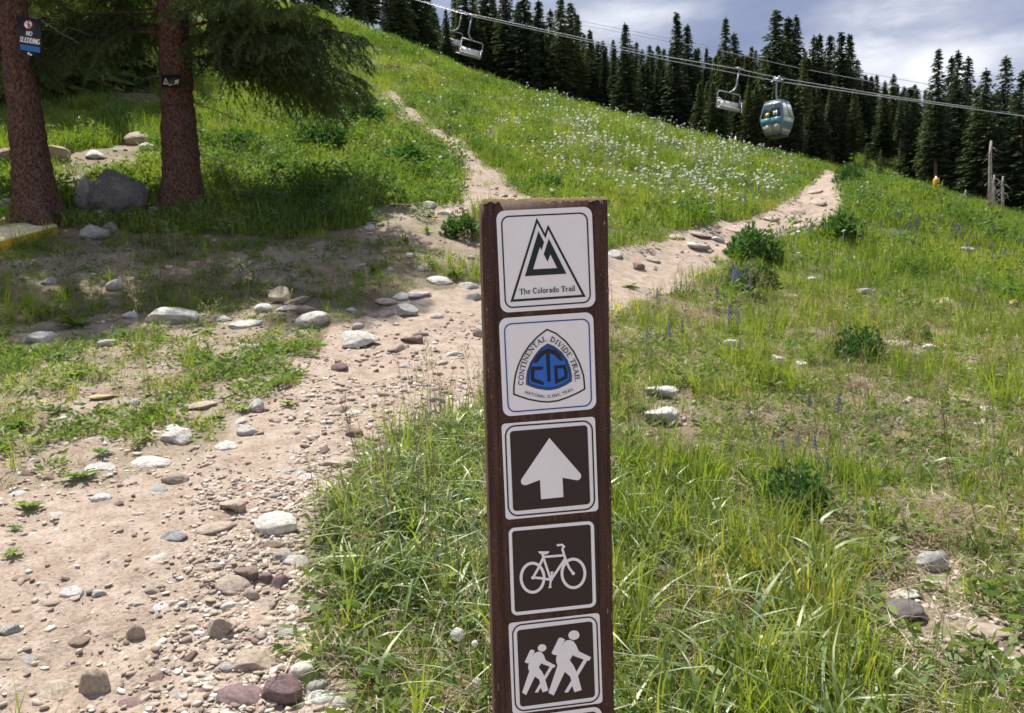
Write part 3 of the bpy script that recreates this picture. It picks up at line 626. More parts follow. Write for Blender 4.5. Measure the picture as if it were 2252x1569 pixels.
# trunks that show below the crowns
for i, (u, vt, vb, Y, txt) in enumerate([(1768,120,352,50,'leaning pale trunk below the gondola, foot right of the cabin'), (1716,160,345,54,'thin reddish trunk rising straight below the gondola cabin'), (1982,200,395,47,'thin bare reddish trunk in the dark forest, right of the young spruces'), (1994,205,398,48,'slimmer bare trunk just right of the thin reddish trunk')]):
    tree_px(u, vt, Y, txt, None, rnd.choice(LODGE), name='lodgepole_pine')
for i in range(20):
    u = 1535 + i * 18 + rnd.uniform(-7, 7); tree_px(u, rnd.uniform(175, 245), 49.5 + rnd.uniform(0, 3), ORD[i if i < 10 else 19 - i] + (' from the left' if i < 10 else ' from the right') + ' of the short spruces fringing the far meadow', 'short spruces fringing the far meadow', wide=1.3)
for i in range(52):
    u = 955 + i * 18 + rnd.uniform(-8, 8); vt = float(np.interp(u, env_u, env_v)) + rnd.uniform(15, 80); tree_px(u, vt, 56 + rnd.uniform(0, 5), 'dark spruce filling the front rank of the forest above the meadow crest', 'spruces in the front rank of the forest', wide=rnd.uniform(1.3, 1.8))
def dead_trunk(u, vt, vb, Y, w, label):
    b = at_y(u, vb, Y); t = at_y(u, vt, Y); g = float(height(b[0], b[1])[0]); m = MB(); h = t[2] - g; r0 = w * Y / F / 2
    m.tube([(0, 0, -.3), (.02, 0, h * .4), (0, .03, h * .8), (.01, 0, h)], [r0 * 1.15, r0, r0 * .8, r0 * .55], 9)
    r = random.Random(int(u))
    for k in range(14):
        z = h * r.uniform(.35, .95); a = r.uniform(0, 6.28); m.tube([(0, 0, z), (.16 * math.cos(a), .16 * math.sin(a), z - .06), (.3 * math.cos(a), .3 * math.sin(a), z - .2)], [.008, .006, .003], 4, False)
    o = m.build('dead_trunk', MT['deadwood'], None, True); o.location = (b[0], b[1], g); tag(o, label, 'dead tree', 'pale dead trunks at the right forest edge'); return o
dead_trunk(2175, 310, 470, 31, 8, 'tallest pale dead trunk at the right forest edge, left of three')
dead_trunk(2184, 385, 470, 30.6, 5.5, 'short broken dead trunk touching the tallest pale dead trunk')
dead_trunk(2203, 388, 482, 30.2, 5.5, 'pale dead trunk standing apart, rightmost of three at forest edge')
dead_trunk(2123, 418, 450, 34, 5, 'small pale stump of a trunk in the shade left of the dead trunks')
for u, vt, Y, txt in ((1906, 318, 38, 'young spruce beside the yellow green bush, left one of the small pair'), (1937, 332, 37, 'young spruce, right one of the small pair beyond the trail crest')):
    tree_px(u, vt, Y, txt, 'young spruces beyond the trail crest', YOUNG[0 if u < 1920 else 1], wide=1.0, minh=1.2, ch=4.0)
# dark grove behind the two near spruces
GROVE = [spruce_crown(560 + i, 12.0, 2.3, .02, .26, 1.7, 'needle') for i in range(3)]
gt = MB(); gt.tube([(0, 0, -.4), (0, 0, 5), (0, 0, 11.8)], [.2, .14, .02], 10); GTR = gt.mesh('trunk', MT['farbark'], True)
for u, v, Y, h, txt in [(132,215,22.5,12,'spruce in the dark grove, directly behind the no sledding sign'), (46,225,21.5,11,'spruce in the dark grove seen left of the no sledding spruce'), (238,207,24.5,13,'spruce in the dark grove midway between the two near trunks'),
                        (318,203,26.5,12,'spruce in the dark grove just left of the arrow sign spruce'), (185,206,29,14,'spruce deep in the grove, filling the gap behind the front row'), (-60,230,22,12,'spruce at the left edge of the dark grove'), (85,205,30,14,'spruce deep in the grove behind the signed trunk'), (285,195,32,14,'spruce deep in the grove near its right end'),
                        (-140,240,24,13,'spruce in the grove beyond the left edge of the frame')]:
    q = at_y(u, v, Y); b = on_ground(q[0], q[1]); root = empty('spruce_tree', b, rnd.uniform(0, 6)); tag(root, txt, 'tree', 'spruces of the dark grove behind the near trunks')
    k = h / 12; link('trunk', GTR, root).scale = (k, k, k); link('crown', rnd.choice(GROVE), root).scale = (k, k, k)
# a few spruces upslope, seen through the boughs
for u, vt, Y, txt in [(700,-200,44,'spruce upslope seen through the hanging boughs, nearer the meadow edge'), (770,-160,47,'spruce upslope beside the lift tower, left of it'), (450,-220,46,'spruce upslope behind the arrow sign spruce'), (800,-190,50,'slim spruce upslope close to the lift tower')]:
    tree_px(u, vt, Y, txt, 'spruces upslope behind the boughs', wide=1.3)

# ------------------------------------------------------------------ the lift: ropes, chairs, cabin, tower, pads
def rope(pts, r, label):
    m = MB(); P = np.array([at_y(*q) for q in pts]); t = np.arange(len(P)); tt = np.linspace(0, len(P) - 1, 60)
    S_ = np.stack([np.interp(tt, t, P[:, k]) for k in range(3)], -1); m.tube(S_, r, 6); o = m.build('lift_rope', MT['cable'], None, True); tag(o, label, 'cable', 'ropes of the ski lift'); return o
UP = [(600,-75,60),(843,-20,57),(937,4,56),(1016,27,55),(1280,84,51),(1452,123,49),(1627,153,46),(1709,171,45),(1952,211,42),(2252,252,38),(2600,296,33)]
LO = [(600,-72,53),(843,-18,50),(937,7,49),(1037,36,46.5),(1280,89,45.5),(1452,130,44),(1702,178,43),(1952,215,40),(2252,256,37),(2600,300,32)]
rope(UP, .018, 'upper haul rope of the lift, carrying the left and the single chair'); rope(LO, .018, 'lower haul rope of the lift, carrying the gondola cabin')
rope([(600,-110,66),(1100,12,62),(1273,54,60),(1458,89,57),(1580,111,55),(1755,150,53),(2023,200,50),(2252,240,47),(2500,285,44)], .016, 'thin dark line above the haul ropes, lower of two')
rope([(600,-130,70),(1100,8,68),(1273,46,66),(1530,96,62),(1800,142,58),(2238,222,54),(2500,270,50)], .016, 'thinnest dark line above the haul ropes, upper of two')
def lift_chair(u, v, Y, sgn, yaw, roll, label, k=1.0):
    root = empty('lift_chair', tuple(at_y(u, v, Y)), R(yaw)); root.rotation_euler = (0, R(roll), R(yaw)); root.scale = (k, k, k); tag(root, label, 'chairlift chair', 'chairs hanging from the lift rope'); s = sgn
    h = MB(); h.tube([(0, 0, .05), (0, 0, -.75), (0, 0, -1.0), (-.10 * s, 0, -1.22), (-.26 * s, 0, -1.36), (-.34 * s, 0, -1.40)], .045, 8); h.build('hanger', MT['steel'], root, True)
    g = MB(); g.box((0, 0, .02), (.34, .12, .14)); g.box((.22, 0, .06), (.14, .08, .06)); g.box((-.22, 0, .03), (.12, .07, .05)); g.build('grip', MT['steel'], root)
    c = -.34 * s; f = MB(); w = .70
    f.tube([(c - w, -.05, -2.42), (c - w, 0, -1.52), (c - w + .10, 0, -1.43), (c + w - .10, 0, -1.43), (c + w, 0, -1.52), (c + w, -.05, -2.42), (c - w, -.05, -2.42)], .032, 7); f.build('frame', MT['steel'], root, True)
    for q in (c - w, c + w):
        a = MB(); a.tube([(q, 0, -1.85), (q, -.25, -1.92), (q, -.48, -2.0), (q, -.5, -2.38), (q, -.06, -2.42)], .024, 6); a.build('armrest', MT['steel'], root, True)
    b = MB(); b.box((c, .02, -2.12), (2 * w - .12, .05, .40)); b.build('backrest', MT['seatpad'], root)
    st = MB(); st.box((c, -.25, -2.40), (2 * w - .12, .5, .06)); st.build('seat', MT['seatpad'], root)
    ft = MB(); ft.tube([(c - w * .9, -.45, -2.0), (c - w * .9, -.70, -2.5), (c - w * .9, -.72, -2.62), (c + w * .9, -.72, -2.62), (c + w * .9, -.70, -2.5), (c + w * .9, -.45, -2.0)], .020, 6); ft.tube([(c - w * 1.25, -.72, -2.62), (c - w * .2, -.72, -2.62)], .03, 6); ft.build('footrest', MT['steel'], root, True)
    return root
lift_chair(1016, 27, 55, 1, 14, 13, 'empty chair on the upper rope, left one of the overlapping pair')
lift_chair(1038, 36, 46.6, -1, 10, 14, 'empty chair on the lower rope, right one of the overlapping pair', .95)
lift_chair(1626, 153, 46, 1, 10, 11, 'single empty chair with pale back, just left of the gondola cabin')

def gondola():
    root = empty('gondola_cabin', tuple(at_y(1709, 178, 43)), R(-46)); tag(root, 'blue grey gondola cabin with glass sides hanging from the lower rope', 'gondola', None); root.scale = (.93, .93, .95)
    frame = plain('cabin_frame', (0.15, 0.21, 0.25), .4); teal = plain('cabin_teal_panel', (0.10, 0.28, 0.36), .35); cream = plain('cabin_cream_panel', (0.42, 0.40, 0.33), .4)
    glass = plain('cabin_dark_glass', (0.03, 0.042, 0.055), .08, spec=.6); pale = plain('cabin_pale_glass', (0.66, 0.72, 0.78), .15, spec=.6); grn = plain('cabin_pale_green', (0.55, 0.60, 0.50), .4); yel = plain('cabin_yellow_print', (0.42, 0.38, 0.07), .4); wht = plain('cabin_white_print', (.8, .8, .8), .4)
    zs = [-3.08, -2.95, -2.62, -2.12, -1.45, -1.28, -1.22]; hw = [.50, .56, .66, .74, .60, .55, .42]
    def ring(z, h, c=.08): return [(h - c, -h, z), (h, -h + c, z), (h, h - c, z), (h - c, h, z), (-h + c, h, z), (-h, h - c, z), (-h, -h + c, z), (-h + c, -h, z)]
    b = MB(); V = [q for z, h in zip(zs, hw) for q in ring(z, h)]; n = len(zs)
    b.add(V, [(i * 8 + k, i * 8 + (k + 1) % 8, (i + 1) * 8 + (k + 1) % 8, (i + 1) * 8 + k) for i in range(n - 1) for k in range(8)] + [tuple(range(8))[::-1], tuple((n - 1) * 8 + k for k in range(8))]); b.build('body', frame, root)
    def wat(z): return float(np.interp(z, zs, hw))
    def panel(side, x0, x1, z0, z1, m, nm, off=.012, par=None):
        q = MB(); P = []
        for (x, z) in ((x0, z0), (x1, z0), (x1, z1), (x0, z1)):
            h = wat(z); xx = x * (h - .085) / .52; P.append((xx, -h - off, z))
        P2 = [(x, y + off * 1.6, z) for x, y, z in P]; ca, sa = [(1, 0), (0, 1), (-1, 0), (0, -1)][side]
        rot = lambda p: (p[0] * ca - p[1] * sa, p[0] * sa + p[1] * ca, p[2])
        q.add([rot(p) for p in P + P2], [(0, 1, 2, 3), (7, 6, 5, 4), (0, 4, 5, 1), (1, 5, 6, 2), (2, 6, 7, 3), (3, 7, 4, 0)]); return q.build(nm, m, par or root)
    for side in range(4):
        main = side in (0, 2)
        wnd = panel(side, -.50, .50, -2.14, -1.40, glass if main else pale, 'window')
        if main:
            panel(side, -.50, -.02, -2.52, -2.17, teal, 'panel'); panel(side, .02, .50, -2.52, -2.17, teal, 'panel'); panel(side, -.48, -.02, -2.92, -2.55, cream, 'panel'); panel(side, .02, .48, -2.92, -2.55, cream, 'panel')
            panel(side, .12, .18, -2.05, -1.82, wht, 'print', .016, wnd); panel(side, .24, .31, -2.07, -1.80, wht, 'print', .016, wnd); panel(side, -.30, -.10, -2.12, -1.86, yel, 'print', .016, wnd)
        else:
            panel(side, -.50, .50, -2.93, -2.18, grn, 'panel'); panel(side, -.06, .26, -2.10, -1.55, yel, 'print', .016, wnd)
    ft = MB(); ft.box((0, 0, -3.12), (.95, .95, .06)); ft.box((.45, -.45, -3.0), (.12, .12, .2)); ft.build('floor', MT['darksteel'], root)
    rf = MB(); rf.box((0, 0, -1.19), (.7, .7, .07)); rf.tube([(-.5, -.5, -1.22), (.5, -.5, -1.22), (.5, .5, -1.22), (-.5, .5, -1.22), (-.5, -.5, -1.22)], .03, 6); rf.build('roof', MT['steel'], root)
    h = MB(); h.tube([(0, 0, .02), (-.04, 0, -.35), (-.06, .0, -.7), (-.02, 0, -.95), (.10, 0, -1.18)], .055, 8); h.build('hanger', MT['steel'], root, True)
    g = MB(); g.box((0, 0, .06), (.42, .16, .2)); g.box((-.3, 0, .0), (.22, .08, .07)); g.box((.3, 0, -.02), (.22, .08, .07)); g.ball((-.12, 0, .18), .09, 8, 6); g.ball((.14, 0, .16), .09, 8, 6); g.build('grip', MT['steel'], root)
gondola()
def tower():
    b = at_y(843, 70, 53); t = at_y(843, -22, 53); g = float(height(b[0], b[1])[0]); root = empty('lift_tower', (b[0], b[1], g)); tag(root, 'grey steel lift tower rising behind the meadow crest', 'lift tower'); h = t[2] - g
    m = MB(); m.tube([(0, 0, -.5), (0, 0, h + .3)], [.24, .20], 14); m.build('pole', MT['steel'], root, True)
    m = MB(); m.box((0, 0, h + .35), (.3, 8.6, .3)); m.build('crossarm', MT['steel'], root)
    for y in (-3.6, 3.6):
        m = MB(); m.box((0, y, h + .12), (2.6, .12, .18))
        for k in range(6): m.tube([(-1.1 + k * .44, y - .1, h + .02), (-1.1 + k * .44, y + .1, h + .02)], .16, 10)
        m.build('sheave_train', MT['darksteel'], root)
tower()
def pad(u, v0, v1, Y, w, label):
    b = at_y(u, v1, Y); t = at_y(u, v0, Y); g = float(height(b[0], b[1])[0]); root = empty('post_pad', (b[0], b[1], g)); tag(root, label, 'pad', 'yellow padded posts at the forest edge'); r0 = w * Y / F / 2; h = max(.5, t[2] - g)
    m = MB(); m.tube([(0, 0, h * .22), (0, 0, h * .25), (0, 0, h * .84), (0, 0, h * .92)], [r0 * .8, r0, r0, r0 * .6], 12); m.build('padding', plain('yellow_vinyl', (.55, .30, .02), .55), root, True)
    m = MB(); m.tube([(0, 0, -.2), (0, 0, h)], r0 * .35, 8); m.build('post', MT['steel'], root)
    m = MB(); m.box((0, -r0 - .01, h * .66), (r0 * .7, .03, h * .12)); m.build('strap', MT['darksteel'], root)
pad(2058, 388, 432, 33.5, 13, 'yellow padded post at the shaded right forest edge'); pad(1605, 300, 336, 46, 7, 'small yellow padded post below the single chair, left one'); pad(1618, 300, 336, 46.5, 7, 'small yellow padded post below the single chair, right one')
# ------------------------------------------------------------------ the trail post with its five and a bit decals
PD, PYAW = 0.85, R(3.2)
pn = np.array([math.sin(PYAW), -math.cos(PYAW), 0.0])          # outward normal of the front face
px_ = np.array([math.cos(PYAW), math.sin(PYAW), 0.0]); pz_ = np.array([0, 0, 1.0])
pc = at_y(1206, 900, PD); po = np.array([pc[0], pc[1], 0.0])
def face(u, v, off=0.0):
    """photo pixel -> local (x, z) on the post's front face pushed out by off metres"""
    d = ray(u, v); o = po + pn * off - np.array([0, 0, H0]); t = o.dot(pn) / d.dot(pn); P = d * t + np.array([0, 0, H0]) - po; return float(P.dot(px_)), float(P[2])
xl = np.mean([face(1057, 460)[0], face(1073, 1000)[0], face(1086, 1540)[0]]); xr = np.mean([face(1337, 460)[0], face(1345, 1000)[0], face(1351.5, 1540)[0]])
zt = face(1197, 440)[1]; zg = float(height(po[0], po[1])[0]) - .05
post = empty('trail_post', (po[0], po[1], 0.0)); post.rotation_euler = (0, 0, PYAW)
tag(post, 'brown wooden trail marker post covered with square decals, standing front centre', 'trail marker post')
def post_mat():
    m, t, o = mat('brown_stained_timber'); b = t.nodes.new('ShaderNodeBsdfPrincipled'); L(t, b.outputs[0], o.inputs[0]); b.inputs['Roughness'].default_value = .62; b.inputs['Specular IOR Level'].default_value = .3
    c = t.nodes.new('ShaderNodeTexCoord'); mp = t.nodes.new('ShaderNodeMapping'); mp.inputs['Scale'].default_value = (140, 140, 7); L(t, c.outputs['Object'], mp.inputs[0])
    n = t.nodes.new('ShaderNodeTexNoise'); L(t, mp.outputs[0], n.inputs['Vector']); n.inputs['Scale'].default_value = 1; n.inputs['Detail'].default_value = 8; n.inputs['Roughness'].default_value = .65
    n2 = t.nodes.new('ShaderNodeTexNoise'); L(t, c.outputs['Object'], n2.inputs['Vector']); n2.inputs['Scale'].default_value = 420; n2.inputs['Detail'].default_value = 3
    mp3 = t.nodes.new('ShaderNodeMapping'); mp3.inputs['Scale'].default_value = (420, 420, 75); L(t, c.outputs['Object'], mp3.inputs[0])
    n3 = t.nodes.new('ShaderNodeTexNoise'); L(t, mp3.outputs[0], n3.inputs['Vector']); n3.inputs['Scale'].default_value = 1; n3.inputs['Detail'].default_value = 2
    base = ramp(t, n.outputs['Fac'], [(.30, (.021, .010, .007)), (.48, (.056, .026, .018)), (.66, (.098, .050, .034))])
    spk = ramp(t, n2.outputs['Fac'], [(.40, (.75, .75, .75)), (.60, (1.25, 1.22, 1.2))]); mu = t.nodes.new('ShaderNodeVectorMath'); mu.operation = 'MULTIPLY'; L(t, base, mu.inputs[0]); L(t, spk, mu.inputs[1])
    # worn flecks near the two long edges, where the stain has chipped
    sp = t.nodes.new('ShaderNodeSeparateXYZ'); L(t, c.outputs['Object'], sp.inputs[0]); ab = t.nodes.new('ShaderNodeMath'); ab.operation = 'SUBTRACT'; L(t, sp.outputs[0], ab.inputs[0]); ab.inputs[1].default_value = (xl + xr) / 2
    a2 = t.nodes.new('ShaderNodeMath'); a2.operation = 'ABSOLUTE'; L(t, ab.outputs[0], a2.inputs[0]); hw = (xr - xl) / 2
    band = t.nodes.new('ShaderNodeMapRange'); L(t, a2.outputs[0], band.inputs[0]); band.inputs[1].default_value = hw - .018; band.inputs[2].default_value = hw - .004
    mm = t.nodes.new('ShaderNodeMath'); mm.operation = 'MULTIPLY_ADD'; L(t, band.outputs[0], mm.inputs[0]); mm.inputs[1].default_value = .075; L(t, n3.outputs['Fac'], mm.inputs[2])
    fl = ramp(t, mm.outputs[0], [(.735, (0, 0, 0)), (.79, (.85, .85, .85))])
    mxn = t.nodes.new('ShaderNodeMix'); mxn.data_type = 'RGBA'; L(t, fl, mxn.inputs[0]); L(t, mu.outputs[0], mxn.inputs[6]); mxn.inputs[7].default_value = (.36, .27, .21, 1); L(t, mxn.outputs[2], b.inputs['Base Color'])
    bp = t.nodes.new('ShaderNodeBump'); bp.inputs['Strength'].default_value = .5; bp.inputs['Distance'].default_value = .0012; L(t, n.outputs['Fac'], bp.inputs['Height']); L(t, bp.outputs[0], b.inputs['Normal']); return m
def build_post():
    m = MB(); dp = .14; c = .0035; r = np.random.default_rng(3)
    prof = [(xl + c, 0), (xl + .012, -.0), (xl + .0135, .0018), (xl + .0150, 0), (xr - .0175, 0), (xr - .016, .0016), (xr - .0145, 0), (xr - c, 0), (xr - c * .3, c * .3), (xr, c), (xr, dp - c), (xr - c, dp), (xl + c, dp), (xl, dp - c), (xl, c), (xl + c * .3, c * .3)]
    zs = list(np.linspace(zg, zt, 60)); V = []
    for z in zs: V += [(x + r.normal() * .00012, y, z) for x, y in prof]
    n = len(prof); Fc = [(i * n + k, i * n + (k + 1) % n, (i + 1) * n + (k + 1) % n, (i + 1) * n + k) for i in range(len(zs) - 1) for k in range(n)]
    Fc += [tuple(range(n))[::-1], tuple((len(zs) - 1) * n + k for k in range(n))]; m.add(V, Fc); m.build('timber', post_mat(), post)
    # torn pale fibres along the sawn top edge
    s = MB(); k = 70; xs = np.linspace(xl + .0006, xr - .0006, k); top = zt + .0017; V = []
    for i, x in enumerate(xs):
        d = .0011 + .0030 * max(0, fbm(x * 260, 3.0, 5, 3) - .40) * 2.4 + (.0035 if r.random() < .05 else 0); V += [(x, -.0006, top + .0007 * r.normal()), (x, -.0006, zt - d), (x, .004, top)]
    Fc = []
    for i in range(k - 1): Fc += [(3 * i, 3 * i + 1, 3 * i + 4, 3 * i + 3), (3 * i, 3 * i + 3, 3 * i + 5, 3 * i + 2)]
    s.add(V, Fc); s.build('splintered_edge', leafmat('raw_wood_fibre', [(0, (.70, .56, .36)), (1, (.84, .72, .52))], .55, inst=False, tcol=1.1, gloss=0), post)
build_post()

INK = {'white': plain('decal_white', (.875, .865, .87), .34, noise=.02, nscale=60), 'black': plain('decal_black_ink', (.009, .010, .012), .4), 'green': plain('decal_dark_green_ink', (.010, .017, .016), .4), 'brown': plain('decal_brown_vinyl', (.030, .018, .017), .42, noise=.12, nscale=500, bump=.12),
       'blue': plain('decal_blue_ink', (.018, .14, .60), .4), 'line': plain('decal_line_blue_ink', (.012, .085, .36), .4), 'navy': plain('decal_navy_ink', (.008, .018, .09), .4), 'pale': plain('decal_pale_blue_ink', (.06, .16, .48), .4)}
class Art:
    """flat print, drawn in photo pixels of one crop and laid on the post's face in layers a fraction of a millimetre apart"""
    def __init__(s, ox, oy, k): s.ox, s.oy, s.k = ox, oy, k; s.lay = .0004; s.eps = 0
    def P(s, p, off): x, z = face(s.ox + p[0] / s.k, s.oy + p[1] / s.k, off); return (x, -off, z)
    def fill(s, m, outer, holes=(), off=.001):
        off += s.eps * 1.2e-5; s.eps += 1; loops = [[Vector((p[0], p[1], 0)) for p in l] for l in [outer, *holes]]; T = tessellate_polygon(loops); fl = [p for l in [outer, *holes] for p in l]
        V = [s.P(p, off) for p in fl]; out = []
        for t in T:
            a, b, c = [np.array(V[i]) for i in t]; nrm = np.cross(b - a, c - a); out.append(tuple(t) if nrm[1] < 0 else tuple(t)[::-1])
        m.add(V, out)
    def stroke(s, m, pts, w, closed=False, off=.001):
        pts = [np.array(p, float) for p in pts]; n = len(pts); Lf, Rt = [], []
        for i in range(n):
            a = pts[i - 1] if (i > 0 or closed) else None; b = pts[(i + 1) % n] if (i < n - 1 or closed) else None
            d1 = (pts[i] - a) if a is not None else (b - pts[i]); d2 = (b - pts[i]) if b is not None else d1
            d1 = d1 / (np.linalg.norm(d1) + 1e-9); d2 = d2 / (np.linalg.norm(d2) + 1e-9); n1 = np.array([-d1[1], d1[0]]); n2 = np.array([-d2[1], d2[0]]); q = n1 + n2; q = q / (np.linalg.norm(q) + 1e-9); k = min(2.2, 1 / max(.3, q.dot(n1)))
            Lf.append(pts[i] + q * w / 2 * k); Rt.append(pts[i] - q * w / 2 * k)
        off += s.eps * 1.2e-5; s.eps += 1; V = [s.P(p, off) for p in Lf + Rt]; Fc = [(i, (i + 1) % n, n + (i + 1) % n, n + i) for i in range(n if closed else n - 1)]; out = []
        for f in Fc:
            a, b, c = [np.array(V[i]) for i in f[:3]]; nrm = np.cross(b - a, c - a); out.append(f if nrm[1] < 0 else f[::-1])
        m.add(V, out)
def rquad(c, rad, n=7):
    """rounded quadrilateral from its four sharp corners; rad as a fraction of the side"""
    c = [np.array(p, float) for p in c]; out = []
    for i in range(4):
        p, a, b = c[i], c[i - 1], c[(i + 1) % 4]; s0 = p + (a - p) * rad; s1 = p + (b - p) * rad
        for k in range(n):
            t = k / (n - 1); w = .707; den = (1 - t) ** 2 + 2 * w * t * (1 - t) + t * t; out.append(tuple(((1 - t) ** 2 * s0 + 2 * w * t * (1 - t) * p + t * t * s1) / den))
    return out
def ell(cx, cy, rx, ry, n=36, tilt=0.0, a0=0, a1=360):
    out = []
    for k in range(n):
        a = R(a0 + (a1 - a0) * k / (n if a1 - a0 == 360 else n - 1)); x, y = rx * math.cos(a), ry * math.sin(a); out.append((cx + x * math.cos(tilt) - y * math.sin(tilt), cy + x * math.sin(tilt) + y * math.cos(tilt)))
    return out
def backing(art, outline, label, ink='white', th=.0007):
    m = MB(); art.fill(m, outline, off=th); n = len(outline); V = [art.P(p, th) for p in outline] + [art.P(p, .0001) for p in outline]
    m.add(V, [(i, (i + 1) % n, n + (i + 1) % n, n + i) for i in range(n)]); o = m.build('decal', INK[ink], post); o['label'] = label; return o
def printed(name, ink, parent, draw):
    m = MB(); draw(m); return m.build(name, INK[ink], parent)

# lettering: strokes in a unit cell, y up, cap height 1; (points, thickness)
TK, TN = .19, .085
def e_(cx, cy, rx, ry, a0, a1, n=12): return [(cx + rx * math.cos(R(a0 + (a1 - a0) * k / (n - 1))), cy + ry * math.sin(R(a0 + (a1 - a0) * k / (n - 1)))) for k in range(n)]
def glyph(ch, serif):
    tk, tn = (TK, TN) if serif else (.17, .15); sf = lambda x, y, w=.17: [([(x - w, y), (x + w, y)], tn)] if serif else []
    y0, y1 = (tn / 2, 1 - tn / 2); st = lambda x, t=1, b=0: [([(x, b), (x, t)], tk)] + sf(x, b + tn / 2) + sf(x, t - tn / 2)
    D = {
     'C': (.80, [(e_(.42, .5, .33, .45, 48, 312), tk * .85)] + ([([(.68, .72), (.68, .98)], tn)] if serif else [])),
     'O': (.84, [(e_(.42, .5, .33, .45, 0, 180), tk * .85), (e_(.42, .5, .33, .45, 180, 360), tk * .85)]),
     'N': (.86, [([(.14, 0), (.14, 1)], tn if serif else tk), ([(.10, .97), (.74, .03)], tk), ([(.72, 0), (.72, 1)], tn if serif else tk)] + sf(.14, y0, .13) + sf(.10, y1, .10) + sf(.72, y1, .13)),
     'T': (.74, [([(.37, 0), (.37, 1)], tk), ([(.02, y1), (.72, y1)], tn * 1.2)] + sf(.37, y0) + ([([(.04, 1), (.04, .76)], tn), ([(.70, 1), (.70, .76)], tn)] if serif else [])),
     'I': (.40, st(.20)), 'E': (.70, st(.18) + [([(.15, y1), (.62, y1)], tn), ([(.15, y0), (.64, y0)], tn), ([(.2, .52), (.5, .52)], tn)] + ([([(.62, 1), (.62, .78)], tn), ([(.64, 0), (.64, .24)], tn)] if serif else [])),
     'A': (.82, [([(.10, 0), (.41, 1)], tn if serif else tk), ([(.39, 1), (.72, 0)], tk), ([(.22, .32), (.60, .32)], tn)] + sf(.10, y0, .12) + sf(.72, y0, .14)),
     'L': (.68, st(.18) + [([(.15, y0), (.62, y0)], tn)] + ([([(.62, 0), (.62, .28)], tn)] if serif else [])),
     'D': (.84, st(.18) + [([(.18, y1)] + e_(.32, .5, .40, .46, 85, -85) + [(.18, y0)], tk * .8)]), 'V': (.80, [([(.09, 1), (.41, 0)], tk), ([(.39, 0), (.70, 1)], tn if serif else tk)] + sf(.09, y1, .13) + sf(.70, y1, .12)),
     'R': (.82, st(.18) + [([(.18, y1)] + e_(.40, .75, .22, .22, 88, -88) + [(.18, .52)], tk * .8), ([(.40, .52), (.72, .0)], tk * .9)] + sf(.74, y0, .08)),
     'S': (.62, [([(.54, .80)] + e_(.32, .74, .20, .20, 40, 260) + e_(.32, .27, .21, .21, 80, -140) + [(.08, .2)], tk * .8)]), 'G': (.82, [(e_(.42, .5, .33, .45, 48, 340), tk * .85), ([(.5, .45), (.74, .45)], tn), ([(.72, .45), (.72, .1)], tk * .9)]),
     'h': (.66, [([(.15, 0), (.15, 1)], .15), ([(.15, .5)] + e_(.34, .44, .17, .20, 140, 0) + [(.51, 0)], .13)] + sf(.15, y0, .12) + sf(.51, y0, .12) + sf(.1, y1, .08)),
     'e': (.58, [(e_(.29, .33, .20, .29, 10, 315), .13), ([(.10, .36), (.48, .36)], .08)]), 'o': (.62, [(e_(.31, .33, .21, .29, 0, 180), .13), (e_(.31, .33, .21, .29, 180, 360), .13)]),
     'l': (.32, [([(.16, 0), (.16, 1)], .15)] + sf(.16, y0, .12) + sf(.1, y1, .08)), 'i': (.32, [([(.16, 0), (.16, .62)], .15), ([(.16, .78), (.16, .94)], .15)] + sf(.16, y0, .12) + sf(.1, .6, .08)),
     'r': (.50, [([(.16, 0), (.16, .64)], .15), ([(.16, .42), (.28, .58), (.42, .58)], .12)] + sf(.16, y0, .12) + sf(.1, .6, .08)),
     'a': (.60, [([(.12, .5), (.2, .6), (.34, .6), (.44, .5), (.44, .1), (.54, .04)], .13), (e_(.27, .19, .16, .16, 30, 330), .11)]),
     'd': (.64, [(e_(.28, .33, .19, .29, 30, 330), .13), ([(.48, 0), (.48, 1)], .15)] + sf(.42, y1, .08) + sf(.52, y0, .08)), ' ': (.36, [])}
    return D[ch]
def text(art, m, s, path, cap, serif, off, track=None):
    pts = np.array(path, float); seg = np.linalg.norm(np.diff(pts, axis=0), axis=1); cum = np.concatenate([[0], np.cumsum(seg)]); tot = cum[-1]
    gl = [glyph(c, serif) for c in s]; adv = sum(g[0] for g in gl) * cap; kx = tot / adv; x0 = 0.0
    for w, strokes in gl:
        xc = x0 + w * cap * kx / 2; i = min(len(seg) - 1, int(np.searchsorted(cum, xc, 'right') - 1)); j0, j1 = max(0, xc - cap * .4), min(tot, xc + cap * .4)
        at = lambda q: np.array([np.interp(q, cum, pts[:, 0]), np.interp(q, cum, pts[:, 1])]); d = at(j1) - at(j0); d /= np.linalg.norm(d); up = np.array([d[1], -d[0]]); c = at(xc); kk = min(kx, 1.25)
        for P, th in strokes: art.stroke(m, [tuple(c + d * (x - w / 2) * cap * kk + up * y * cap) for x, y in P], th * cap, False, off)
        x0 += w * cap * kx

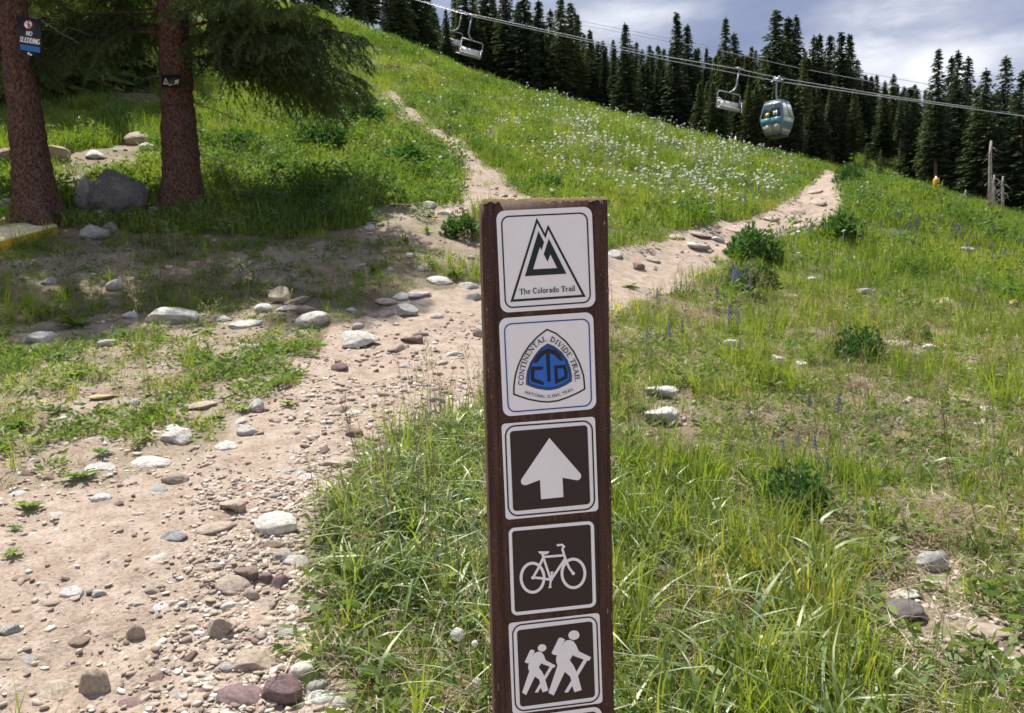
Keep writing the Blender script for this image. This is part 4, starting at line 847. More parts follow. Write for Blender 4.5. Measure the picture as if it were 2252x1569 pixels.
a = Art(1080, 440, 6.033); b = backing(a, rquad([(66,148),(1335,88),(1388,1415),(128,1500)], .085), 'white decal with a black mountain emblem, topmost')
printed('border', 'black', b, lambda m: a.stroke(m, rquad([(136,224),(1272,172),(1319,1357),(193,1433)], .085), 19, True))
printed('outline', 'green', b, lambda m: a.stroke(m, [(608,272),(277,1338),(1232,1273),(757,362),(719,478)], 31, True))
printed('emblem', 'green', b, lambda m: a.fill(m, [(628,415),(703,562),(672,668),(648,625),(557,922),(877,905),(787,722),(750,822),(699,720),(765,513),(1000,980),(449,1013)]))
printed('lettering', 'black', b, lambda m: text(a, m, 'The Colorado Trail', [(380,1256),(1118,1208)], 74, True, .001))
a = Art(1090, 680, 6.539); b = backing(a, rquad([(45,135),(1402,42),(1450,1435),(108,1548)], .085), 'white decal with a blue shield and a thin blue border')
printed('border', 'line', b, lambda m: a.stroke(m, rquad([(123,220),(1342,141),(1380,1388),(184,1485)], .085), 19, True))
SH = [(738,295),(870,353),(1010,470),(1120,610),(1210,790),(1265,960),(1282,1150),(1180,1208),(1040,1270),(900,1318),(760,1338),(640,1330),(480,1300),(360,1262),(262,1226),(263,1100),(285,950),(330,800),(400,650),(490,520),(605,398)]
printed('shield_outline', 'black', b, lambda m: a.stroke(m, SH, 22, True))
SI = [(748,497),(850,542),(950,622),(1030,732),(1078,860),(1096,960),(1095,1040),(1000,1098),(900,1143),(800,1165),(720,1165),(600,1146),(510,1118),(440,1086),(441,990),(456,890),(500,770),(570,660),(650,562)]
cen = np.array([765.0, 850.0]); ins = lambda k: [tuple(cen + (np.array(p) - cen) * k) for p in SI]
sh = printed('shield', 'pale', b, lambda m: a.fill(m, SI, off=.0009)); 
printed('shield_field', 'blue', b, lambda m: a.fill(m, ins(.90), off=.0011)); printed('shield_edge', 'navy', b, lambda m: (a.stroke(m, ins(.985), 13, True, .0013), a.stroke(m, ins(.905), 13, True, .0013)))
def ctd(m):
    a.fill(m, [(545,775),(600,770),(660,690),(724,635),(745,1048),(793,1043),(776,632),(850,668),(930,745),(972,740),(925,655),(850,592),(755,562),(655,615),(592,690)], off=.0014)
    a.fill(m, [(515,833),(682,825),(680,872),(560,880),(555,998),(690,1048),(692,1095),(520,1045),(502,1000),(505,900)], off=.0014); a.stroke(m, [(864,836),(988,826),(1012,905),(1012,982),(878,1046)], 46, True, .0014)
printed('monogram', 'black', b, ctd)
printed('lettering', 'black', b, lambda m: (text(a, m, 'CONTINENTAL DIVIDE TRAIL', [(398,1100),(402,1010),(412,920),(432,830),(462,740),(505,655),(560,580),(620,520),(690,474),(755,460),(815,478),(880,520),(950,585),(1015,660),(1068,745),(1105,835),(1130,930),(1142,1045)], 74, True, .001), text(a, m, 'NATIONAL SCENIC TRAIL', [(418,1214),(530,1250),(640,1274),(750,1281),(860,1268),(980,1233),(1130,1166)], 42, False, .001)))
a = Art(1100, 915, 6.678); b = backing(a, rquad([(18,118),(1392,10),(1443,1395),(82,1528)], .04), 'brown decal with a white arrow pointing straight up')
printed('border', 'black', b, lambda m: a.stroke(m, rquad([(73,158),(1348,68),(1390,1365),(125,1476)], .11), 22, True)); printed('panel', 'brown', b, lambda m: a.fill(m, rquad([(140,228),(1280,136),(1325,1295),(190,1402)], .045)))
printed('arrow', 'white', b, lambda m: a.fill(m, [(722,325),(1178,848),(1190,880),(1182,915),(1158,938),(1128,947),(915,908),(929,1192),(600,1225),(585,940),(385,1017),(345,1017),(315,998),(303,965),(312,930)], off=.0014))
a = Art(1105, 1140, 7.132); b = backing(a, rquad([(62,118),(1472,10),(1502,1398),(112,1562)], .05), 'brown decal with a white bicycle', 'brown')
printed('border', 'white', b, lambda m: a.stroke(m, rquad([(120,182),(1408,68),(1444,1366),(168,1505)], .055), 52, True))
def bike(m):
    o = .0012
    a.stroke(m, ell(472, 934, 180, 228, 44), 45, True, o); a.stroke(m, ell(1113, 866, 180, 224, 44), 45, True, o)
    for P, w in (([(478,935),(560,790),(645,610)],38), ([(475,930),(640,945),(765,968)],38), ([(628,570),(650,640),(757,965)],36), ([(650,608),(968,582)],36), ([(985,635),(770,955)],40), ([(938,480),(975,600),(1010,700),(1050,785),(1110,865)],38), ([(852,425),(938,418),(965,445),(938,482)],34), ([(775,855),(770,910),(755,1000),(746,1085)],30), ([(752,852),(800,848)],24), ([(720,1086),(770,1081)],24)): a.stroke(m, P, w, False, o)
    a.fill(m, [(558,520),(735,519),(725,545),(690,568),(620,574),(578,552)], off=o); a.fill(m, ell(478, 934, 27, 27, 16), off=o); a.fill(m, ell(1110, 866, 28, 28, 16), off=o); a.fill(m, ell(762, 955, 30, 38, 16), off=o)
printed('bicycle', 'white', b, bike)
a = Art(1110, 1340, 6.852); b = backing(a, rquad([(55,212),(1428,55),(1475,1415),(118,1585)], .04), 'brown decal with two white hikers carrying packs')
printed('border', 'black', b, lambda m: a.stroke(m, rquad([(115,250),(1386,106),(1430,1386),(164,1546)], .11), 21, True)); printed('panel', 'brown', b, lambda m: a.fill(m, rquad([(183,322),(1322,183),(1362,1325),(232,1475)], .045)))
def big(m):
    o = .0014; a.fill(m, ell(1042, 393, 84, 72, 28, -.15), off=o); a.fill(m, [(815,435),(850,430),(900,452),(905,466),(865,545),(858,575),(800,692),(760,693),(725,682),(705,660)], off=o)
    a.fill(m, [(863,560),(890,502),(930,472),(985,464),(1035,485),(1075,540),(1118,636),(1302,725),(1272,780),(1243,775),(1104,1008),(1160,1220),(1050,1253),(1018,1155),(955,1255),(898,1255),(1003,1075),(985,1015),(905,945),(738,1303),(658,1262),(795,850),(775,800),(775,740),(792,680)], [[(1028,690),(1050,710),(1190,760),(1080,945),(1042,858),(980,770)]], o)
def small(m):
    o = .0014; a.fill(m, ell(562, 585, 66, 56, 28, -.15), off=o); a.fill(m, [(385,615),(420,610),(452,630),(425,700),(375,815),(330,816),(300,797)], off=o)
    a.fill(m, [(424,705),(450,662),(505,640),(555,650),(590,695),(618,770),(768,850),(742,885),(722,883),(612,1066),(657,1225),(572,1255),(545,1182),(500,1257),(452,1255),(533,1115),(518,1060),(455,1015),(322,1297),(262,1257),(370,935),(352,890),(355,850),(366,810)], [[(552,815),(575,830),(678,868),(595,1010),(562,940),(512,880)]], o)
printed('large_hiker', 'white', b, big); printed('small_hiker', 'white', b, small)
a = Art(0, 0, 1.0); b = backing(a, rquad([(1136,1579),(1323,1553),(1331,1745),(1147,1778)], .10), 'decal only whose white top edge shows, lowest')
printed('panel', 'brown', b, lambda m: a.fill(m, rquad([(1145,1588),(1315,1564),(1322,1736),(1155,1766)], .08)))

# ------------------------------------------------------------------ the two signs nailed to the near trunks
def board(corners, Y, th):
    P = [at_y(u, v, Y) for u, v in corners]; c = sum(P) / 4; X = (P[1] + P[2] - P[0] - P[3]); X /= np.linalg.norm(X); Z = np.array([0, 0, 1.0]); Yv = np.cross(Z, X); return P, c, Yv
def signboard(name, label, corners, Y, dy, m):
    (P, c, Yv) = board(corners, Y, .01); root = empty(name, tuple(c)); tag(root, label, 'sign'); loc = [q - c for q in P]
    bk = [q + np.array([0, .012, 0]) for q in loc]; mb = MB(); mb.add(loc + bk, [(0, 1, 2, 3), (7, 6, 5, 4), (0, 4, 5, 1), (1, 5, 6, 2), (2, 6, 7, 3), (3, 7, 4, 0)]); mb.build('board', m, root)
    def at(u, v, off=.002): q = at_y(u, v, Y) - c; return q + np.array([0, -off, 0])
    return root, at
class SArt(Art):
    def __init__(s, ox, oy, k, at): Art.__init__(s, ox, oy, k); s.at = at
    def P(s, p, off): return tuple(s.at(s.ox + p[0] / s.k, s.oy + p[1] / s.k, off))
sb = plain('sign_black', (.012, .013, .017), .4); red = plain('sign_red', (.45, .03, .04), .5); sblue = plain('sign_blue', (.02, .14, .40), .5); INK['red'] = red; INK['sblue'] = sblue; INK['cream'] = plain('sign_cream', (.52, .42, .22), .6)
Y1 = float(g1[1]) - .40
root, at_ = signboard('no_sledding_sign', 'black NO SLEDDING sign with blue band, nailed to the left trunk', [(36,34),(89,44),(92,127),(43,115)], Y1, 0, sb)
a = SArt(0, 0, 8.66, at_)
printed('symbol', 'red', root, lambda m: a.fill(m, ell(540, 475, 88, 88, 24), off=.003)); printed('symbol', 'white', root, lambda m: (a.fill(m, ell(537, 470, 70, 70, 24), off=.005)))
printed('symbol', 'black', root, lambda m: (a.stroke(m, [(520,400),(560,420),(545,470),(575,480),(550,520),(530,510)], 20, False, .007), a.stroke(m, [(500,440),(560,500)], 16, False, .007)))
printed('symbol', 'red', root, lambda m: a.stroke(m, [(485,425),(590,525)], 14, False, .009))
printed('lettering', 'white', root, lambda m: (text(a, m, 'NO', [(492,672),(608,696)], 84, False, .003), text(a, m, 'SLEDDING', [(372,795),(755,858)], 100, False, .003)))
printed('band', 'sblue', root, lambda m: a.fill(m, [(385,845),(765,905),(767,1012),(388,948)], off=.003)); printed('mark', 'white', root, lambda m: (a.fill(m, ell(545, 1022, 22, 22, 12), off=.003), a.fill(m, ell(590, 1048, 24, 16, 12), off=.003)))
Y2 = float(g2[1]) - .42
root, at_ = signboard('arrow_sign', 'small black sign with a cream triangle and arrow, nailed to the right trunk', [(355,165),(398,165),(398,193),(355,193)], Y2, 0, sb)
a = SArt(330, 140, 22.4, at_)
printed('triangle', 'cream', root, lambda m: a.stroke(m, [(770,760),(690,1005),(890,1000)], 55, True, .003)); printed('arrow', 'cream', root, lambda m: (a.fill(m, [(1450,765),(1370,1025),(1290,975),(1200,860)], off=.003), a.stroke(m, [(1185,1035),(1300,930)], 60, False, .004)))
printed('print', 'white', root, lambda m: (a.stroke(m, [(930,1100),(975,1040),(1020,1105)], 22, False, .003), a.fill(m, ell(1070, 1040, 28, 20, 10), off=.003)))

# yellow edged pad lying under the left spruce
def crash_pad():
    px = [(-130,482),(0,489),(58,495),(128,518),(62,536),(8,553),(-130,572)]; P = [ground_at(*q) for q in px]; c = sum(P) / len(P); Q = np.array(P) - c
    A = np.c_[Q[:, :2], np.ones(len(Q))]; k = np.linalg.lstsq(A, Q[:, 2], rcond=None)[0]; zf = A @ k; lo = np.c_[Q[:, :2], zf - .06]; hi = np.c_[Q[:, :2] * .985, zf + .14]; mid = np.c_[Q[:, :2], zf + .11]
    root = empty('crash_pad', tuple(c)); tag(root, 'weathered cream pad with a yellow edge lying under the left spruce', 'pad')
    n = len(px); m = MB(); m.add(np.concatenate([lo, mid]), [(i, (i + 1) % n, n + (i + 1) % n, n + i) for i in range(n)]); m.build('side_band', plain('yellow_pad_vinyl', (.62, .42, .02), .6, noise=.2, nscale=12), root)
    m = MB(); m.add(np.concatenate([mid, hi]), [(i, (i + 1) % n, n + (i + 1) % n, n + i) for i in range(n)] + [tuple(n + i for i in range(n))]); m.build('cover', plain('weathered_cream_vinyl', (.74, .65, .38), .7, noise=.28, nscale=7), root)
crash_pad()
def log(p0, p1, r0, label, name='fallen_log', bow=.05):
    a0, a1 = ground_at(*p0), ground_at(*p1); m = MB(); pts = []; r = random.Random(int(p0[0]))
    for i in range(9): t = i / 8; q = a0 * (1 - t) + a1 * t; pts.append(q - a0 + np.array([r.uniform(-.02, .02), r.uniform(-.02, .02), r0 * .7 + bow * math.sin(math.pi * t)]))
    m.tube(pts, [r0 * (1.1 - .5 * i / 8) for i in range(9)], 9); o = m.build(name, MT['deadwood'], None, True); o.location = tuple(a0); tag(o, label, 'log'); return o
log((446,438), (604,436), .045, 'thin fallen log lying to the right of the arrow sign spruce'); log((208,478), (240,502), .05, 'short grey stick leaning at the foot of the boulder', 'fallen_stick', .1); log((268,482), (302,502), .04, 'forked grey stick in front of the boulder, right of the other', 'fallen_stick', .12)

# ------------------------------------------------------------------ stones
def ico(sub):
    me = bpy.data.meshes.new('tmp'); import bmesh; bm = bmesh.new(); bmesh.ops.create_icosphere(bm, subdivisions=sub, radius=1.0); V = np.array([v.co[:] for v in bm.verts]); T = np.array([[v.index for v in f.verts] for f in bm.faces]); bm.free(); bpy.data.meshes.remove(me); return V, T
I4, I3, I2, I1 = ico(4), ico(3), ico(2), ico(1)
def n3(V, s, seed): return fbm(V[:, 0] * s + 7.3 * seed, V[:, 1] * s + V[:, 2] * s * .7 + 3.1, seed, 3) + fbm(V[:, 2] * s + 1.7 * seed, V[:, 0] * s * .6 - V[:, 1] * s, seed + 50, 3) - 1.0
def stone(seed, geo, angular):
    r = np.random.default_rng(seed); V = geo[0].copy()
    if angular:
        for _ in range(9):
            nrm = r.normal(size=3); nrm /= np.linalg.norm(nrm); d = .46 + .34 * r.random(); q = V @ nrm; k = q > d; V[k] -= np.outer((q[k] - d) * .93, nrm)
    else:
        for _ in range(3):
            nrm = r.normal(size=3); nrm /= np.linalg.norm(nrm); d = .62 + .25 * r.random(); q = V @ nrm; k = q > d; V[k] -= np.outer((q[k] - d) * .7, nrm)
    V *= (1 + .30 * n3(V, .9, seed) + .13 * n3(V, 2.6, seed + 3) + (.05 * n3(V, 7.0, seed + 6) if len(V) > 600 else 0))[:, None]
    lo, hi = V.min(0), V.max(0); V = (V - (lo + hi) / 2) / ((hi - lo) / 2); return fastmesh('stone', V, geo[1], MT['rock'], len(V) > 600 or not angular)
BIGR = {'r': [stone(600 + i, I4, False) for i in range(7)], 'a': [stone(620 + i, I4, True) for i in range(8)]}
SMR = {'r': [stone(640 + i, I3, False) for i in range(7)], 'a': [stone(660 + i, I3, True) for i in range(7)]}
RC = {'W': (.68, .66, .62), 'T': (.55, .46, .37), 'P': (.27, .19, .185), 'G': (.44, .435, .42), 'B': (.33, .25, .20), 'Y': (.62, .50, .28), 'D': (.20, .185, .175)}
CW = {'W': 'white', 'T': 'tan', 'P': 'purple', 'G': 'grey', 'B': 'brown', 'Y': 'yellowish', 'D': 'dark grey'}
def put_stone(u, v, w, h, c, kind, label, group=None, cat='stone', big=False, depth=.78, name='stone', sink=.38, jit=True):
    g = ground_at(u, v + .22 * h)
    if g is None: return None
    Y = g[1]; W = w * Y / F * 1.1; Hh = h * Y / F; el = math.atan2(H0 - g[2], Y); D = W * depth
    T = (Hh - .75 * D * max(math.sin(el), 0)) / max(.3, math.cos(el)); T = min(max(T, .22 * W), 1.5 * W)
    pool = (BIGR if (w > 42 or big) else SMR)[kind]; o = link(name, rnd.choice(pool)); k = 1.0 / (1 - sink * .5)
    o.scale = (W / 2, D / 2, T / 2 * k); q = g + np.array([0, .25 * D, 0])
    hh = height(np.array([q[0] - .5 * W, q[0] + .5 * W, q[0], q[0]]), np.array([q[1], q[1], q[1] - .5 * D, q[1] + .5 * D])); nrm = Vector((-(hh[1] - hh[0]) / W, -(hh[3] - hh[2]) / D, 1.0)).normalized()
    o.rotation_mode = 'QUATERNION'; o.rotation_quaternion = Vector((0, 0, 1)).rotation_difference(nrm) @ Euler((rnd.uniform(-.12, .12), rnd.uniform(-.12, .12), rnd.uniform(-.3, .3) + (math.pi if rnd.random() < .5 else 0))).to_quaternion(); o.location = (q[0], q[1], float(height(q[0], q[1])[0]) + T / 2 * (1 - sink) - .012)
    f = rnd.uniform(.88, 1.12); cc = RC[c]; o.color = (cc[0] * f, cc[1] * f * rnd.uniform(.97, 1.03), cc[2] * f * rnd.uniform(.95, 1.05), 1)
    tag(o, label, cat, group); STONES.append((u, v, w, h, c, o)); return o
def boulder_mesh():
    V = I4[0].copy()
    for nrm, d in (((.55, -.25, .80), .50), ((-.93, -.1, .36), .62), ((.05, -.97, .22), .60), ((.92, -.35, .18), .74), ((-.35, -.55, .76), .66), ((.2, .5, .85), .7)):
        q = np.array(nrm) / np.linalg.norm(nrm); t = V @ q; k = t > d; V[k] -= np.outer((t[k] - d) * .68, q)
    V *= (1 + .16 * n3(V, 1.3, 91) + .12 * n3(V, 3.2, 92) + .08 * n3(V, 8.0, 93) + .05 * n3(V, 17.0, 94))[:, None]; lo, hi = V.min(0), V.max(0); return fastmesh('boulder', (V - (lo + hi) / 2) / ((hi - lo) / 2), I4[1], MT['rock'], True)
LM = [  # landmarks: u, v, w, h, colour, shape, label, short name
 (527,1530,100,46,'P','r','low purple slab at the bottom edge, left of the purple boulder','purple slab'),
 (618,1528,86,80,'P','r','big purple boulder at the bottom edge where the gravel meets grass','purple boulder'),
 (663,1482,57,54,'W','r','white stone resting directly behind the purple boulder','white stone behind the boulder'),
 (754,1546,53,46,'W','r','white rounded stone at the bottom edge, against the grass','white stone at the grass'),
 (704,1538,60,43,'W','r','white stone between the purple boulder and the grass','white stone right of the boulder'),
 (556,1452,84,56,'T','a','large tan rock behind the purple slab and boulder','large tan rock'),
 (205,1505,62,80,'T','r','flat tan rock set flush in the trail near the bottom left','flush tan rock'),
 (481,1388,57,64,'T','a','upright tan rock with a point, standing on the gravel','upright tan rock'),
 (297,1395,36,52,'T','a','narrow tan rock tilted on end in the trail','tilted tan rock'),
 (508,1290,76,42,'T','r','wide pale tan rock heading the gravel heap','wide tan rock'),
 (540,1266,57,46,'B','a','brown wedge rock just behind the wide pale tan rock','brown wedge rock'),
 (602,1158,96,56,'W','r','large pale rounded boulder at the edge of the grass clump','pale rounded boulder'),
 (508,1115,54,36,'T','a','blocky tan rock on the gravel behind the pale rounded boulder','blocky tan rock'),
 (326,1019,75,26,'W','r','long smooth white stone on the upper left of the trail','long white stone'),
 (214,1030,65,24,'W','r','long pale stone half in the weeds left of the long smooth white one','pale stone in weeds'),
 (381,1056,52,34,'T','r','rounded tan stone just below the long smooth white stone','rounded tan stone'),
 (387,963,62,38,'W','a','angular white rock with a shaded end at the edge of the weeds','angular white rock'),
 (541,950,43,28,'W','r','small round white stone alone on the trail','round white stone'),
 (375,702,96,32,'W','a','broad flat white rock below the shade of the spruces','broad flat white rock'),
 (685,712,70,40,'W','r','speckled grey white boulder beside the trail under the shade edge','speckled boulder'),
 (790,757,78,38,'W','a','pale slab with a dark shaded front in the middle of the trail','pale slab'),
 (612,659,44,34,'T','a','tan block at the lower edge of the spruce shade','tan block'),
 (249,634,34,26,'W','r','bright white stone in the shaded grass','bright white stone'),
 (712,1113,28,54,'T','a','tan stone standing upright among the grass clump edge','standing stone'),
 (737,1018,77,27,'T','a','long tan rock at the back left of the grass clump','long tan rock'),
 (78,748,58,28,'W','a','white rock near the left edge, by the tall lit grass','white rock at left edge'),
 (153,1304,48,32,'W','r','pale lumpy rock half buried in the middle of the trail','lumpy rock'),
 (378,1181,55,34,'G','a','grey rock worn flat into the trail','worn grey rock'),
 (467,1163,82,34,'T','r','broad tan rock worn nearly flush with the trail','broad flush rock'),
 (114,1520,80,48,'T','r','broad flush tan rock in the trail by the bottom left corner','corner flush rock'),
 (1457,925,70,48,'W','a','large white rock in the grass right of the post, nearer one','large white rock right of post'),
 (1457,868,66,34,'W','a','white rock in the grass right of the post, farther one','farther white rock'),
 (2056,1242,68,60,'G','r','pale grey rock leaning on smaller stones on the right slope','leaning grey rock'),
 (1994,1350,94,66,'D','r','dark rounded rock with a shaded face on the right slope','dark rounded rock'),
 (2001,1308,68,22,'W','r','white stone lying behind the dark rounded rock','white stone behind the dark rock'),
 (2186,1391,88,36,'T','r','long tan rock partly hidden by leaves near the right edge','long rock at right edge'),
 (1983,760,60,20,'T','a','flat tan stone in the middle of the right slope','flat stone on right slope'),
 (2129,1357,46,18,'W','a','flat white stone right of the dark rounded rock','flat white stone'),
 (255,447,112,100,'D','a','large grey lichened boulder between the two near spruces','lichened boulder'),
 (192,442,52,74,'G','a','slanted grey rock leaning on the left of the lichened boulder','slanted rock'),
 (785,228,62,26,'W','a','white boulder far up in the meadow by the side trail','meadow boulder'),
 (205,520,54,34,'G','r','grey rock in the shaded grass in front of the lichened boulder','shaded grey rock'),
 (18,468,38,40,'G','r','grey rock just left of the foot of the left spruce','rock at left spruce'),
 (895,690,46,26,'G','a','flat grey rock in the trail left of the post','flat grey rock by post'),
 (965,622,52,16,'W','r','long white stone on the far trail bank left of the post','bank stone'),
]
for u, v, w, h, c, k, lab, sh_ in LM:
    put_stone(u, v, w, h, c, k, lab, None, 'boulder' if w > 75 else 'stone', depth=.7 if h > .8 * w else .78, sink=.55 if 'flush' in sh_ or 'worn' in sh_ else .24)
    if 'lichened' in lab: q = STONES[-1][5]; q.data = boulder_mesh(); q.rotation_quaternion = (1, 0, 0, 0)
MINOR = [(693,1512,50,40,'G'),(759,1508,50,32,'T'),(499,1468,36,27,'G'),(426,1489,50,28,'T'),(474,1518,40,20,'Y'),(444,1518,28,20,'P'),(280,1548,60,26,'P'),(155,1464,41,17,'P'),(73,1455,46,17,'G'),(11,1443,32,24,'T'),(16,1388,40,36,'G'),(169,1409,40,22,'B'),(235,1395,36,17,'B'),(260,1404,25,19,'T'),(583,1404,43,19,'W'),(636,1395,50,34,'G'),(599,1382,44,22,'T'),(417,1446,30,30,'P'),(344,1373,33,16,'T'),(501,1331,34,26,'W'),(551,1309,38,38,'T'),(583,1274,30,34,'P'),(615,1282,38,38,'P'),(438,1316,24,22,'T'),(647,1238,53,30,'W'),(622,1224,43,33,'G'),(597,1199,40,26,'B'),(629,1199,29,22,'T'),(531,1197,29,18,'T'),(524,1224,29,15,'G'),(447,1200,26,14,'T'),(337,1229,40,13,'W'),(217,1305,30,25,'W'),(43,1272,37,19,'B'),(303,1329,23,22,'W'),(349,1332,40,20,'W'),(331,1297,30,24,'T'),(105,1325,44,26,'T'),(260,1108,20,17,'P'),(219,1095,48,25,'W'),(346,1075,40,19,'G'),(119,1131,36,12,'W'),(105,1051,26,22,'B'),(59,1042,33,20,'P'),(34,1085,34,15,'W'),(631,1037,37,15,'G'),(604,1090,28,17,'G'),(763,1044,41,19,'T'),(672,1051,37,18,'W'),(670,1088,28,17,'W'),(378,939,35,17,'W'),(493,984,47,23,'W'),(528,927,29,17,'W'),(693,923,43,16,'T'),(744,905,41,17,'B'),(643,950,38,14,'T'),(778,954,35,23,'B'),(712,993,25,19,'P'),(603,923,28,14,'T'),(562,898,32,34,'W'),(653,666,55,17,'T'),(577,682,38,21,'W'),(632,682,50,15,'W'),(671,684,41,22,'T'),(535,720,68,15,'W'),(282,697,30,17,'W'),(490,704,33,13,'W'),(222,875,56,19,'Y'),(282,917,31,17,'G'),(136,921,24,13,'W'),(204,970,53,15,'T'),(238,758,45,21,'W'),(744,811,35,19,'P'),(627,853,26,15,'P'),(475,859,23,11,'W'),(753,845,38,15,'T'),(103,622,30,13,'G'),(440,895,66,19,'T'),(546,762,47,13,'W'),(771,684,24,12,'W'),(785,720,27,17,'W'),
 (848,668,44,14,'T'),(880,657,36,13,'W'),(922,652,50,15,'W'),(1030,632,40,15,'W'),(1042,656,34,18,'G'),(850,692,34,15,'T'),(960,697,28,13,'W'),(905,750,48,20,'B'),(925,737,34,13,'B'),(1052,736,26,22,'G'),(870,770,36,18,'T'),(1000,780,36,14,'W'),(970,800,30,12,'T'),(890,805,30,12,'W'),(840,870,36,14,'B'),(960,880,36,18,'G'),(1020,900,30,18,'T'),(840,990,36,20,'W'),(800,1000,30,15,'W'),(900,905,34,16,'T'),(945,455,30,14,'W'),(980,470,34,12,'W'),(812,505,22,14,'W'),(900,565,20,12,'W'),(858,594,16,10,'W'),(925,594,16,10,'W'),
 (295,312,52,24,'T'),(322,326,36,15,'W'),(128,346,42,36,'T'),(12,355,36,34,'T'),(205,345,36,16,'W'),(343,258,16,14,'W'),(345,470,40,20,'G'),(240,505,30,24,'G'),
 (1355,565,34,15,'W'),(1406,590,28,16,'B'),(1545,522,50,12,'T'),(1540,548,50,17,'W'),(1490,526,34,11,'T'),(1620,508,44,10,'T'),(1700,485,36,9,'T'),(1760,470,36,8,'T'),(1800,450,38,8,'T'),(1795,425,36,7,'T'),(1770,505,38,12,'T'),(1680,520,40,12,'T'),(1440,575,36,12,'T'),(1580,530,30,12,'W'),
 (1610,759,36,22,'W'),(1907,644,36,17,'W'),(2051,768,38,20,'W'),(2085,672,46,17,'T'),(1740,655,38,13,'T'),(1790,617,30,12,'W'),(2232,670,26,16,'T'),(1765,802,26,13,'W'),(1854,717,26,15,'T'),(2119,880,42,13,'T'),(2141,817,28,15,'W'),(2022,1218,53,20,'T'),(2058,1279,42,19,'W'),(2019,1277,30,14,'W'),(2211,1423,36,30,'P'),(2236,1456,46,24,'W'),(1899,1311,28,12,'T'),(2054,1443,28,13,'P'),(2245,1281,26,15,'T'),(1720,790,24,12,'W'),(1920,1130,26,14,'W'),(2180,1210,28,12,'G'),(1880,1200,24,14,'T'),(2130,550,30,9,'W'),(2000,560,20,9,'W'),(1474,1113,24,20,'W'),(1625,1100,30,16,'T'),(2170,900,28,12,'W'),(2000,880,26,11,'T')]
def near_words(u, v, w, h, c, used):
    size = 'small' if w < 34 else ('medium' if w < 48 else 'fair sized'); shp = 'flat' if h < .42 * w else ('rounded' if h > .62 * w else 'low')
    cand = sorted(LM, key=lambda q: (q[0] - u) ** 2 + 2.2 * (q[1] - v) ** 2)
    for q in cand[:9]:
        dx, dv = u - q[0], v - q[1]
        if abs(dx) > 1.5 * abs(dv): d = 'left of' if dx < 0 else 'right of'
        else: d = 'in front of' if dv > 0 else 'behind'
        for adv in ('just ', 'a little way ', 'farther '):
            far = math.hypot(dx, dv)
            if adv == 'just ' and far > 75: continue
            if adv == 'farther ' and far < 110: continue
            t = f'{size} {shp} {CW[c]} stone {adv}{d} the {q[7]}'
            if t not in used and len(t.split()) <= 16: used.add(t); return t
    return f'{size} {shp} {CW[c]} stone lying among others near the {cand[0][7]}'
used = set()
for u, v, w, h, c in MINOR: put_stone(u, v, w, h, c, rnd.choice('raaa'), near_words(u, v, w, h, c, used), 'loose stones on the hillside', depth=rnd.uniform(.65, .95))
def fill_stones(n, poly, wmin, wmax, cols, label, group):
    us = [q[0] for q in poly]; vs_ = [q[1] for q in poly]; k = 0; tries = 0
    while k < n and tries < 4000:
        tries += 1; u, v = rnd.uniform(min(us), max(us)), rnd.uniform(min(vs_), max(vs_))
        if not inpoly(np.array([u]), np.array([v]), poly)[0]: continue
        w = wmin + (wmax - wmin) * rnd.random() ** 1.8
        if any(abs(u - q[0]) < (w + q[2]) * .48 and abs(v - q[1]) < (w * .5 + q[3]) * .45 for q in STONES): continue
        h = w * rnd.uniform(.45, .8); c = rnd.choice(cols); put_stone(u, v, w, h, c, rnd.choice('raaa'), near_words(u, v, w, h, c, used), group, depth=rnd.uniform(.7, 1.0), sink=.22); k += 1
fill_stones(66, [(300,1569),(660,1569),(690,1440),(640,1380),(670,1200),(600,1190),(440,1290),(330,1420)], 16, 40, 'WTTGBP', 'small loose stone in the gravel heap beside the grass clump', 'gravel heap stones')
fill_stones(10, [(560,1180),(690,1160),(730,1020),(820,960),(1060,900),(1060,850),(900,900),(700,980)], 14, 28, 'WTTGB', 'small loose stone along the back edge of the grass clump', 'stones behind the grass clump')
fill_stones(8, [(0,1140),(300,1080),(560,950),(500,1100),(320,1400),(0,1560)], 12, 24, 'TTBW', 'small tan or pale stone scattered on the bare trail', 'stones on the bare trail')
fill_stones(14, [(0,780),(500,740),(600,850),(380,1010),(0,1110)], 12, 26, 'WWTG', 'small pale stone among the weeds left of the trail', 'stones among the weeds')

